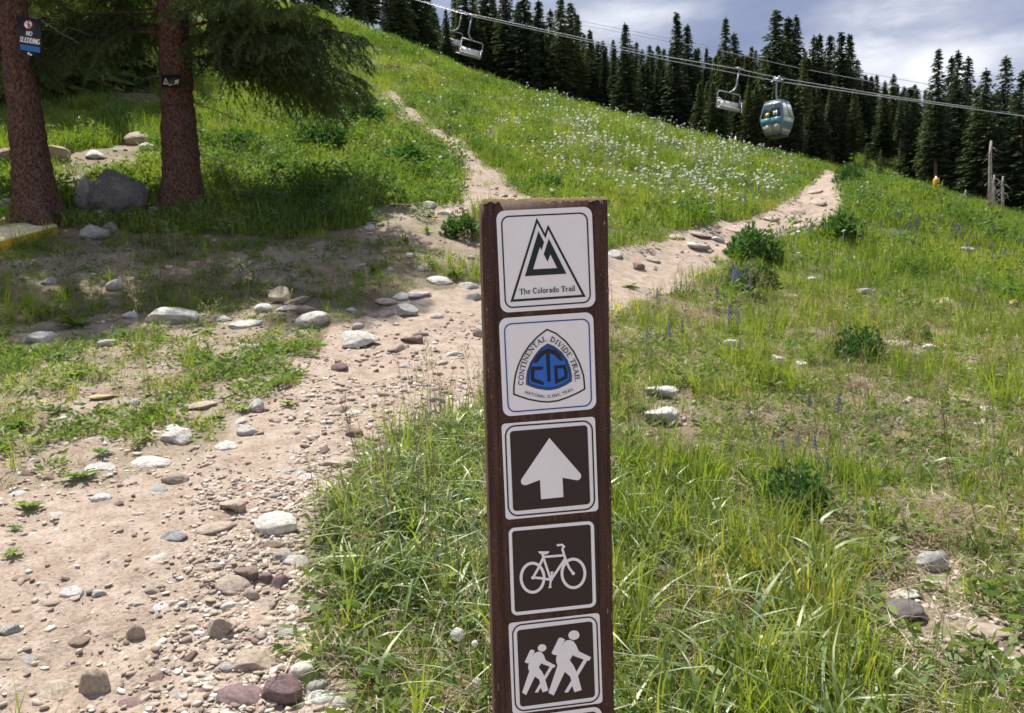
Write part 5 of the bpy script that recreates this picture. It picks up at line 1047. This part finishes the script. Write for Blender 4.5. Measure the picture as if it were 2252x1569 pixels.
# loose gravel: far too many pieces to count
def gravel():
    vt = []
    for i in range(6):
        r = np.random.default_rng(700 + i); V = I1[0] * (1 + .28 * r.normal(size=(len(I1[0]), 1))); vt.append(fastmesh('pebble', V, I1[1], MT['pebble']))
    x1, y1 = sample(1.8, 4.6, 4200); x2, y2 = sample(4.6, 9, 560); x3, y3 = sample(9, 26, 34)
    x = np.concatenate([x1, x2, x3]); y = np.concatenate([y1, y2, y3]); z = zones(x, y); u, v = z['u'], z['v']
    edge = np.clip(((u - 400) / 240 + (v - 1180) / 1100), 0, 1) * (v > 1050) + ((u > 640) & (v > 830) & (v < 1080)) * .7
    cl = fbm(x * 1.7, y * 1.7, 91, 3)
    p = np.where(z['trail'], .06 + 1.0 * edge + (.08 + .3 * (u > 420)) * np.clip((cl - .5) * 6, 0, 1), np.where(z['side'], .35, np.where(z['dirt'], .28, np.where(z['weedy'], .20, np.where(z['rsparse'], .30, np.where(y < 9, .09, .03))))))
    p = np.where(z['forest'], 0, p); keep = rng.random(len(x)) < p; x, y = x[keep], y[keep]; n = len(x)
    s = (.0032 + .0125 * rng.random(n) ** 2.6) * np.where(y > 9, 3.2, np.where(y > 4.6, 1.7, 1.0))
    sc = np.stack([s * (.9 + .7 * rng.random(n)), s * (.8 + .4 * rng.random(n)), s * (.45 + .35 * rng.random(n))], -1)
    scatter('gravel', vt, np.stack([x, y, height(x, y) + s * .2], -1), np.stack([rng.normal(size=n) * .25, rng.normal(size=n) * .25, rng.random(n) * 6.28], -1), sc, rng.random(n), label='loose tan and white gravel strewn over the trail', cat='gravel')
gravel()

# ------------------------------------------------------------------ plants that can be told apart
def rosette(seed, n, ln, wd, up):
    """dandelion-like tuft of toothed arching leaves"""
    r = np.random.default_rng(seed); m = MB()
    for i in range(n):
        a = r.random() * 6.283; l = ln * (.55 + .6 * r.random()); e = up * (.5 + .9 * r.random()); d = np.array([math.cos(a), math.sin(a), 0]); s = np.array([-d[1], d[0], 0]); w = wd * (.7 + .5 * r.random()); V = []; k = 7
        for j in range(k):
            t = j / (k - 1); c = d * l * (t * (1 - .25 * e * t)) + np.array([0, 0, l * (e * t - .75 * e * t * t * (1.25 - .3 * e))]) + [0, 0, .004]
            ww = w * (.25 + .75 * math.sin(math.pi * min(1, .12 + t * .83))) * (1.0 if j % 2 else .62) * (1 if j < k - 1 else .15); V += [c - s * ww / 2 + [0, 0, ww * .16], c, c + s * ww / 2 + [0, 0, ww * .16]]
        m.add(V, [(3 * j + q, 3 * j + q + 1, 3 * j + q + 4, 3 * j + q + 3) for j in range(k - 1) for q in (0, 1)])
    return m.mesh('leaves', MT['weed'])
ROS = [rosette(800 + i, 20 + 4 * i, .15, .036, .75) for i in range(3)]; ROSF = [rosette(810 + i, 24, .15, .034, .5) for i in range(3)]; ROSU = [rosette(820 + i, 26, .16, .026, 1.25) for i in range(2)]
PLANTED = set()
def plant(u, v, w, pool, label, name='leafy_weed', cat='plant', group='weeds growing beside the trail', hz=1.0, size=.30):
    g = ground_at(u, v + 3)
    if g is None: return
    o = link(name, rnd.choice(pool)); k = w * g[1] / F / size; o.location = (g[0], g[1], g[2] + .015); o.rotation_euler = (.15, 0, rnd.uniform(0, 6.28)); o.scale = (k, k, k * hz); tag(o, label, cat, group); return o
def plant_words(u, v, used, kind):
    q = min([s for s in LM], key=lambda q: (q[0] - u) ** 2 + 2.2 * (q[1] - v) ** 2)
    for q in sorted(LM, key=lambda q: (q[0] - u) ** 2 + 2.2 * (q[1] - v) ** 2)[:6]:
        dx, dv = u - q[0], v - q[1]; d = ('left of' if dx < 0 else 'right of') if abs(dx) > 1.5 * abs(dv) else ('in front of' if dv > 0 else 'behind'); t = f'{kind} {d} the {q[7]}'
        if t not in used: used.add(t); return t
    return t
pu = set()
for u, v, w, f in [(40,945,95,0),(165,720,130,0),(128,792,85,0),(165,830,95,1),(268,742,55,0),(378,668,46,2),(396,788,60,0),(458,732,60,1),(510,797,60,1),(535,902,58,0),(475,920,52,1),(630,890,52,1),(225,1000,64,0),(180,1052,100,1),(320,970,64,1),(640,775,60,1),(690,783,50,1),(812,743,62,0),(60,1118,90,1),(35,1165,46,1),(30,1222,60,1),(300,985,40,1),(230,905,60,1),(130,905,60,1),(330,830,50,1),(560,700,40,1),(700,700,40,1),(410,860,40,1)]:
    plant(u, v, w, [ROS, ROSF, ROSU][f], plant_words(u, v, pu, ['bright leafy weed', 'low flat leafy weed', 'upright leafy weed'][f]))
for u, v, w, f, t in [(890,535,44,2,'bright green weed alone on the dirt left of the round bush'),(680,600,42,2,'upright weed in the shaded dirt below the arrow sign spruce'),(820,600,46,2,'light green weed at the edge of the spruce shade'),(940,510,34,2,'thin pale weed just left of the round dark bush'),(1000,605,64,0,'leafy weed on the bank left of the post'),(545,620,30,2,'small weed in the shade near the tan block'),(1650,655,100,0,'bright leafy weed under the lupine clump right of the post'),(2150,1435,110,0,'large dandelion plant by the long tan rock at right'),(1020,1535,90,0,'dandelion leaves at the foot of the post, bottom edge'),(935,1555,70,0,'low leaves at the bottom edge left of the dandelion'),(1980,745,50,2,'small green tuft on the right slope above the flat stone'),(1385,630,50,1,'low weed beside the trail just right of the post'),(2060,1175,60,0,'broad leaved weed behind the leaning grey rock'),(2250,1150,60,2,'upright weed at the right edge of the slope')]:
    plant(u, v, w, [ROS, ROSF, ROSU][f], t)
def bush_mesh(seed, n, size, feather):
    r = np.random.default_rng(seed); m = MB(); 
    for i in range(16):
        a = r.random() * 6.283; e = np.array([math.cos(a) * .8, math.sin(a) * .8, .55 + .5 * r.random()]) * .42; m.tube([(0, 0, -.02), tuple(e * .5 + [0, 0, .03]), tuple(e)], [.006, .005, .003], 3, False, 0)
    V = []; T = []; o = 0
    for _ in range(n):
        q = r.normal(size=3); q /= np.linalg.norm(q); q[2] = abs(q[2]); rad = .5 * (.55 + .45 * r.random() ** .5) * (1 + .25 * math.sin(3 * math.atan2(q[1], q[0]) + seed)); c = q * np.array([rad, rad, rad * .95]) + np.array([0, 0, .02]); d = q + r.normal(size=3) * .6; d /= np.linalg.norm(d)
        for k in range(feather):
            dd = d + r.normal(size=3) * .55; dd /= np.linalg.norm(dd); s = np.cross(dd, r.normal(size=3)); s /= np.linalg.norm(s); l = size * (.6 + .7 * r.random()); V += [c, c + dd * l * .5 + s * l * .17, c + dd * l, c + dd * l * .5 - s * l * .17]; T += [(o, o + 1, o + 2, o + 3)]; o += 4
    m.add(V, T, 1); return m.mesh('bush', [MT['stem'], MT['bush']])
BUSH = [bush_mesh(840 + i, 800, .115, 3) for i in range(3)]; FLUF = [bush_mesh(850 + i, 750, .080, 4) for i in range(2)]
for u, v, w, h, pool, t in [(1018,520,78,58,BUSH,'round dark green bush on the dirt just left of the post top'),(1650,575,112,84,BUSH,'dark bush at the trail edge right of the post'),(1645,640,112,70,BUSH,'lupine bush with blue flowers just below the dark trail bush'),(1850,530,92,72,BUSH,'grassy green bush on the right bank of the far trail'),(1885,800,112,92,FLUF,'feathery green plant in the middle of the right slope'),(1745,1130,150,125,FLUF,'large feathery lupine bush low on the right slope'),(1868,402,58,52,FLUF,'yellow green bush at the crest where the trail ends'),(2020,750,60,46,FLUF,'small feathery plant left of the flat stone on the right slope'),(1690,850,80,50,FLUF,'feathery plant behind the lupine spikes right of the post'),(1200,420,70,40,BUSH,'leafy green bush beside the side trail'),(720,330,110,70,BUSH,'dark leafy bush in the meadow left of the side trail'),(800,270,90,70,BUSH,'dark leafy bush just below the meadow boulder'),(900,370,110,60,BUSH,'leafy bush on the left bank of the side trail'),(640,405,100,60,BUSH,'leafy bush at the foot of the meadow near the fallen log'),(530,330,90,50,FLUF,'feathery plant in the lit meadow right of the arrow sign spruce'),(205,440,0,0,BUSH,'')]:
    if not w: continue
    plant(u, v, w, pool, t, 'green_bush', 'bush', None, h / w * 1.5, 1.0)
def lupine(seed):
    r = np.random.default_rng(seed); st = MB(); st.tube([(0, 0, 0), (.01, .005, .18), (.0, .015, .36)], [.004, .0035, .002], 4, False); fl = MB()
    for i in range(11):
        z = .20 + .014 * i; rr = .022 * (1 - i / 13)
        for k in range(5):
            a = r.random() * 6.283; c = np.array([math.cos(a) * rr, math.sin(a) * rr, z]); fl.ball(c, (.0070, .0070, .0065), 5, 3)
    lf = MB()
    for i in range(6):
        a = r.random() * 6.283; c = np.array([math.cos(a) * .06, math.sin(a) * .06, .06 + .1 * r.random()])
        for k in range(7):
            b_ = 6.283 * k / 7; d = np.array([math.cos(b_), math.sin(b_), .35]); s = np.array([-d[1], d[0], 0]); lf.add([c, c + d * .022 + s * .006, c + d * .045, c + d * .022 - s * .006], [(0, 1, 2, 3)])
        lf.tube([(0, 0, .02), tuple(c)], .002, 3, False)
    return st.mesh('stem', MT['stem']), fl.mesh('flower_spike', MT['blue_petal']), lf.mesh('leaves', MT['bush'])
LUP = [lupine(870 + i) for i in range(4)]
def place_lupine(u, v, hpx, label, group):
    g = ground_at(u, v)
    if g is None: return
    root = empty('lupine', tuple(g), rnd.uniform(0, 6.28)); tag(root, label, 'flower', group); k = max(.5, min(1.5, hpx * g[1] / F / .36)); root.scale = (k, k, k)
    for nm, me in zip(('stem', 'flower_spike', 'leaves'), rnd.choice(LUP)): link(nm, me, root)
for u, v, hp, t in [(1845,955,95,'blue lupine spike standing alone in front of the feathery plant'),(1605,745,80,'tall blue lupine spike right of the post, near the lit grass'),(1624,752,72,'blue lupine spike just right of the tall lupine'),(1472,775,70,'lupine spike close behind the farther white rock, left one'),(1500,770,70,'lupine spike close behind the farther white rock, right one'),(1424,790,72,'lupine spike nearest the right side of the post'),(1778,935,70,'short lupine spike left of the lone lupine'),(1660,1010,70,'lupine spike left of those over the large feathery bush'),(1697,1030,80,'lupine spike above the large feathery bush, left one'),(1722,1040,80,'lupine spike above the large feathery bush, centre one'),(1755,1018,76,'lupine spike behind the large feathery bush'),(1792,1030,76,'lupine spike above the large feathery bush, right one'),(1818,1075,76,'lowest lupine spike right of the large feathery bush'),(1577,690,60,'small lupine spike left of the lupine bush'),(1445,690,60,'small lupine spike beside the trail right of the post')]:
    place_lupine(u, v, hp, t, None)
for i in range(10): place_lupine(rnd.uniform(1605, 1695), rnd.uniform(632, 668), rnd.uniform(52, 74), 'lupine spike flowering in the clump on the lupine bush', 'lupine spikes on the lupine bush')
for i in range(46):
    u = rnd.uniform(1880, 2252); v = 470 + (u - 1880) * .12 + abs(rnd.gauss(0, 45)); place_lupine(u, v + 14, 36, 'lupine spike in the blue drift near the right crest', 'lupines near the right crest')
k_ = 0
while k_ < 20:
    u, v = rnd.uniform(1560, 1850), rnd.uniform(440, 560)
    if inpoly(np.array([u]), np.array([v]), TRAIL)[0]: continue
    k_ += 1; place_lupine(u, v, 40, 'lupine spike beside the far trail', 'lupines beside the far trail')
def dandelion(u, v, hpx, rpx, label):
    g = ground_at(u, v); root = empty('seedhead', tuple(g)); tag(root, label, 'dandelion'); k = g[1] / F; h = hpx * k; r0 = rpx * k
    m = MB(); m.tube([(0, 0, 0), (.01, 0, h * .5), (-.004, 0, h)], [.0028, .0026, .0022], 6, False); m.build('stalk', MT['stem'], root, True)
    r = np.random.default_rng(int(u)); V = []; T = []; o = 0
    for _ in range(240):
        d = r.normal(size=3); d /= np.linalg.norm(d); s = np.cross(d, r.normal(size=3)); s /= np.linalg.norm(s); q = np.cross(d, s); c = np.array([-.004, 0, h]) + d * r0 * (.82 + .2 * r.random()); w = r0 * .2; V += [c - s * w, c + q * w, c + s * w, c - q * w]; T.append((o, o + 1, o + 2, o + 3)); o += 4
    m = MB(); m.add(V, T); m.ball((-.004, 0, h), r0 * .3, 8, 6); m.build('fluff', MT['fluff'], root)
dandelion(1012, 1500, 112, 16, 'largest white dandelion seed head just left of the post'); dandelion(1050, 1520, 112, 8, 'small dandelion seed head closest to the post'); dandelion(300, 925, 40, 9, 'dandelion seed head among the weeds left of the trail'); dandelion(1054, 1548, 48, 13, 'low dandelion seed head by the foot of the post')
for u, v in ((1060, 176), (1075, 186), (1044, 168)):
    g = ground_at(u, v + 3)
    if g is not None:
        m = MB(); m.tube([(0, 0, 0), (0, 0, .5)], .006, 4, False, 0)
        for i in range(16): a = rnd.uniform(0, 6.28); m.ball((.035 * math.cos(a), .035 * math.sin(a), .45 + .02 * i), .02, 5, 3, 1)
        o = m.build('fireweed', [MT['stem'], MT['pink_petal']]); o.location = tuple(g); o.scale = (.7, .7, .8); tag(o, 'pink fireweed at the top edge of the meadow below the chairs', 'flower', 'fireweed at the meadow edge')

# ------------------------------------------------------------------ ground cover
short_t = [tm('grass_short', blades(16, .055, .04, .13, .0042, .5, 100 + i, 3, .5), MT['grass']) for i in range(4)]
tall_t = [tm('grass_tall', blades(13, .05, .14, .36, .0080, .35, 120 + i, 4, .16), MT['grass']) for i in range(5)]
coarse_t = [tm('grass_coarse', blades(9, .06, .14, .33, .0175, 1.45, 140 + i, 7, .34), MT['coarse']) for i in range(6)]
straw_t = [tm('straw_litter', lying(30, .11, .04, .17, .0019, 160 + i), MT['straw']) for i in range(4)]
drytuft_t = [tm('straw_tuft', blades(12, .05, .06, .24, .0035, .7, 170 + i, 3, .6), MT['straw']) for i in range(3)]
patch_t = [tm('meadow_patch', blades(60, .30, .12, .42, .013, .35, 180 + i, 2, .22), MT['grass']) for i in range(5)]
lowpatch_t = [tm('meadow_low_patch', blades(55, .28, .06, .20, .014, .5, 190 + i, 2, .4), MT['grass']) for i in range(3)]
forb_t = [tm('forb_patch', leafy(90, .26, .34, .085, 200 + i), MT['forb']) for i in range(4)]
sage_t = [tm('sage_patch', leafy(80, .22, .30, .07, 210 + i, .9), MT['sage']) for i in range(3)]
def seedstem(seed):
    """thin grass stalks with open seed heads"""
    r = np.random.default_rng(seed); m = MB()
    for i in range(3):
        b = np.array([r.normal() * .03, r.normal() * .03, 0]); t = b + np.array([r.normal() * .06, r.normal() * .06, .34 + .16 * r.random()]); m.tube([b, (b + t) / 2 + [0.01, 0, .01], t], [.0016, .0013, .0008], 3, False)
        for k in range(16):
            q = b + (t - b) * (.66 + .36 * r.random()); d = r.normal(size=3) * .018 + [0, 0, .014]; s = np.cross(d, r.normal(size=3)); s *= .0022 / (np.linalg.norm(s) + 1e-9); m.add([q + d * .4, q + d + s, q + d * 1.5, q + d - s], [(0, 1, 2, 3)])
    return m.mesh('seed_stem', MT['straw'])
seed_t = [seedstem(220 + i) for i in range(4)]
smallforb_t = [tm('small_forb', leafy(30, .075, .07, .034, 215 + i, .35), MT['forb']) for i in range(4)]

def ground_cover():
    # near hillside, 1.7 - 12 m
    a = [sample(1.7, 4.5, 560), sample(4.5, 8, 250), sample(8, 13, 115), sample(13, 20, 45)]
    x = np.concatenate([q[0] for q in a]); y = np.concatenate([q[1] for q in a]); z = zones(x, y)
    cl = fbm(x * 1.6, y * 1.6, 40, 3); cl2 = fbm(x * 0.7, y * 0.7, 44, 3)
    clump = np.clip((cl - 0.42) * 5, 0, 1)
    ps = np.where(z['trail'], 0.0, np.where(z['dirt'], np.where(z['shade'], .6 * clump + .25, 0.22 * clump + .03), np.where(z['weedy'], 0.36 * clump + 0.06, np.where(z['shade'], 0.65 * clump + 0.35, np.where(z['clump'], 0.25, np.where(z['rsparse'], 0.18 + 0.32 * clump, np.where(z['dry'], 0.45, 0.26 + 0.46 * clump)))))))
    fad2 = np.where(y > 11.5, np.where(z['u'] > 1250, 1 - np.clip((y - 12) / 8, 0, 1), 0.0), 1.0); ps = ps * fad2
    big = np.where(y > 8, 1.45, np.where(y > 4.5, 1.15, 1.0))
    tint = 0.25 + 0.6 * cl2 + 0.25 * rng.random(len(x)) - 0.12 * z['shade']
    bare = np.clip((fbm(x * 1.25, y * 1.25, 49, 3) - 0.54) * 9, 0, 1) * (1 - z['clump']) * (1 - z['lit'])
    clt = np.clip((fbm(x * 2.3, y * 2.3, 47, 3) - 0.50) * 8, 0, 1) * (1 - .85 * bare); ps_ = ps * (1 - .75 * bare)
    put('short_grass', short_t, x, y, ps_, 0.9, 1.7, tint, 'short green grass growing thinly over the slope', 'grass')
    pt = np.where(z['trail'] | z['dirt'], 0.0, np.where(z['weedy'], 0.012, np.where(z['shade'], 0.05 + .1 * clump, np.where(z['clump'], 0.07, np.where(z['rsparse'], 0.04 + .20 * clt, np.where(z['dry'], 0.06, np.where(z['rtall'], 0.16 + .38 * clt, np.where(z['lit'], 0.55, 0.06 + 0.42 * clt))))))))
    pt = pt * fad2 * (1 - .8 * bare)
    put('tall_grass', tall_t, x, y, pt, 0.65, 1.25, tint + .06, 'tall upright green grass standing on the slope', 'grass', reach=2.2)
    pst = np.where(z['trail'], 0.0, np.where(z['weedy'], 0.06, np.where(z['dirt'], .04, np.where(z['shade'], .08, np.where(z['rsparse'], 0.50, np.where(z['dry'], 0.6, 0.26))))))
    pst = pst * fad2
    put('straw_litter', straw_t, x, y, pst, 0.8, 1.6, 0.1 + 0.9 * rng.random(len(x)), 'dry straw lying between the grass', 'dry grass', reach=1.4)
    pdt = np.where(z['trail'] | z['dirt'], 0.0, np.where(z['weedy'], 0.05, np.where(z['rsparse'], .16, np.where(z['dry'], .3, .08))))
    pdt = pdt * fad2
    put('dry_tufts', drytuft_t, x, y, pdt, 0.7, 1.3, 0.2 + 0.8 * rng.random(len(x)), 'faded dry grass tufts on the slope', 'dry grass', reach=1.5)
    pf = np.where(z['trail'], 0.0, np.where(z['weedy'], 0.36 * clump + .05, np.where(z['clump'], .12, 0.12 + 0.16 * (cl2 > .52))))
    pf = pf * fad2
    put('small_forbs', smallforb_t, x, y, pf, 0.7, 1.9, tint, 'small leafy herbs close to the ground', 'herbs')
    # the coarse arching clump left of the post, and thinner to its right
    x, y = sample(2.0, 5.6, 260); z = zones(x, y)
    pc = np.where(z['trail'] | z['weedy'], 0, np.where(z['clump'], 0.92, np.where(z['rtall'], 0.30, np.where(z['dry'], 0.06, 0.010))))
    put('coarse_grass', coarse_t, x, y, pc, 0.75, 1.2, 0.15 + 0.7 * rng.random(len(x)), 'thick clump of coarse arching grass beside the brown post', 'grass', tilt=.2, reach=2.0)
    x, y = sample(2.2, 11, 30); z = zones(x, y)
    put('seed_stems', seed_t, x, y, np.where(z['trail'] | z['dirt'], 0, np.where(z['clump'], .5, np.where(z['weedy'], .04, .22))), .8, 1.25, rng.random(len(x)), 'thin grass stalks with pale open seed heads', 'grass', reach=1.5)
    # meadow, 12 - 48 m
    a = [sample(8.0, 22, 20), sample(22, 58, 11)]
    x = np.concatenate([q[0] for q in a]); y = np.concatenate([q[1] for q in a]); z = zones(x, y); u, v = z['u'], z['v']
    cl = fbm(x * .55, y * .55, 60, 4); cl2 = fbm(x * .2, y * .2, 64, 3)
    leftmeadow = (u < 1040) & (v > 210) & (y > 12.5) & ((u - 560) * 0.3 + v > 300) & (u > 430)
    fade = np.where(u > 1250, np.clip((y - 8.5) / 10.5, 0, 1) ** 1.3 * .9 + .0, np.clip((y - 11.3) / 1.2, 0, 1))
    base = np.where(z['trail'], 0.0, np.where(z['side'], np.where(v < 290, .12, .03), np.where(z['forest'], np.where((y < 58) & (u > 1000), .6, .02), np.where(z['dirt'], 0.05, 1.0)))) * fade
    tint = 0.22 + 0.85 * cl + 0.2 * rng.random(len(x)) - 0.15
    rightslope = u > 1860
    put('meadow_grass', patch_t, x, y, base * np.where(leftmeadow, .30, np.where(cl < .5, .85, .5)), .75, 1.25, tint, 'lush green meadow grass covering the hillside', 'grass', tilt=.1)
    put('meadow_low_grass', lowpatch_t, x, y, base * 0.7, .8, 1.3, tint + .1, 'low meadow grass covering the hillside', 'grass', tilt=.1)
    put('meadow_herbs', forb_t, x, y, base * np.where(leftmeadow, .55, .16 + .25 * (cl2 > .52)), .7, 1.4, tint - .1, 'dark green leafy herbs on the hillside', 'herbs', tilt=.15)
    sagep = np.where((u > 1380) & (u < 1850) & (v < 440), .13 * (cl > .48), np.where(leftmeadow, .06, .02))
    put('grey_sage', sage_t, x, y, base * sagep, .7, 1.2, rng.random(len(x)), 'grey green sage scattered through the meadow', 'herbs')
ground_cover()

# flowers in drifts
def flowers():
    b = MB(); 
    for k in range(3): pass
    def daisy(seed, r0, hz):
        m = MB(); r = np.random.default_rng(seed)
        m.tube([(0, 0, 0), (.01, .005, hz * .6), (.015, .01, hz)], .0025, 3, False)
        n = 9; t = r.random(n) * .4 + np.arange(n) * 6.283 / n; q = np.array([.015, .01, hz])
        tl = np.array([.35 * r.normal(), -.35, 1.0]); tl /= np.linalg.norm(tl); ax = np.cross(tl, [0, 1, .2]); ax /= np.linalg.norm(ax); ay = np.cross(tl, ax)
        for a in t: 
            d = ax * math.cos(a) + ay * math.sin(a); s = np.cross(tl, d)
            m.add([q + d * r0 * .15, q + d * r0 * .7 + s * r0 * .28, q + d * r0 + tl * .004, q + d * r0 * .7 - s * r0 * .28], [(0, 1, 2, 3)])
        return m.mesh('daisy', MT['white_petal'])
    dv = [daisy(300 + i, .033, .30 + .05 * i) for i in range(4)]
    x, y = sample(13, 40, 36); z = zones(x, y); u, v = z['u'], z['v']
    line = 300 + (u - 1100) * 0.22                        # a drift running down the hillside
    p = np.exp(-((v - line) / 62.0) ** 2) * np.clip((u - 1060) / 160, 0, 1) * np.clip((1790 - u) / 120, 0, 1) * np.where(z['trail'] | z['side'], 0, 1) * np.clip((fbm(x * .8, y * .8, 81, 3) - .44) * 9, 0, 1)
    p = p * .95 + .02 * (u > 820) * (u < 1900) * (1 - (z['trail'] | z['side']))
    put('white_wildflowers', dv, x, y, p, .8, 1.35, rng.random(len(x)), 'white daisies flowering in drifts across the meadow', 'wildflowers', dz=.02)
    yv = []
    for i in range(2):
        m = MB(); m.tube([(0, 0, 0), (0, 0, .25)], .003, 3, False); m.ball((0, 0, .26), (.028, .028, .014), 6, 4); yv.append(m.mesh('yellow_flower', MT['yellow_petal']))
    x, y = sample(11, 30, 3); z = zones(x, y)
    put('yellow_wildflowers', yv, x, y, .10 * (1 - (z['trail'] | z['side'])) * (1 - z['shade']), .7, 1.1, rng.random(len(x)), 'small yellow flowers dotted about the meadow', 'wildflowers')
flowers()
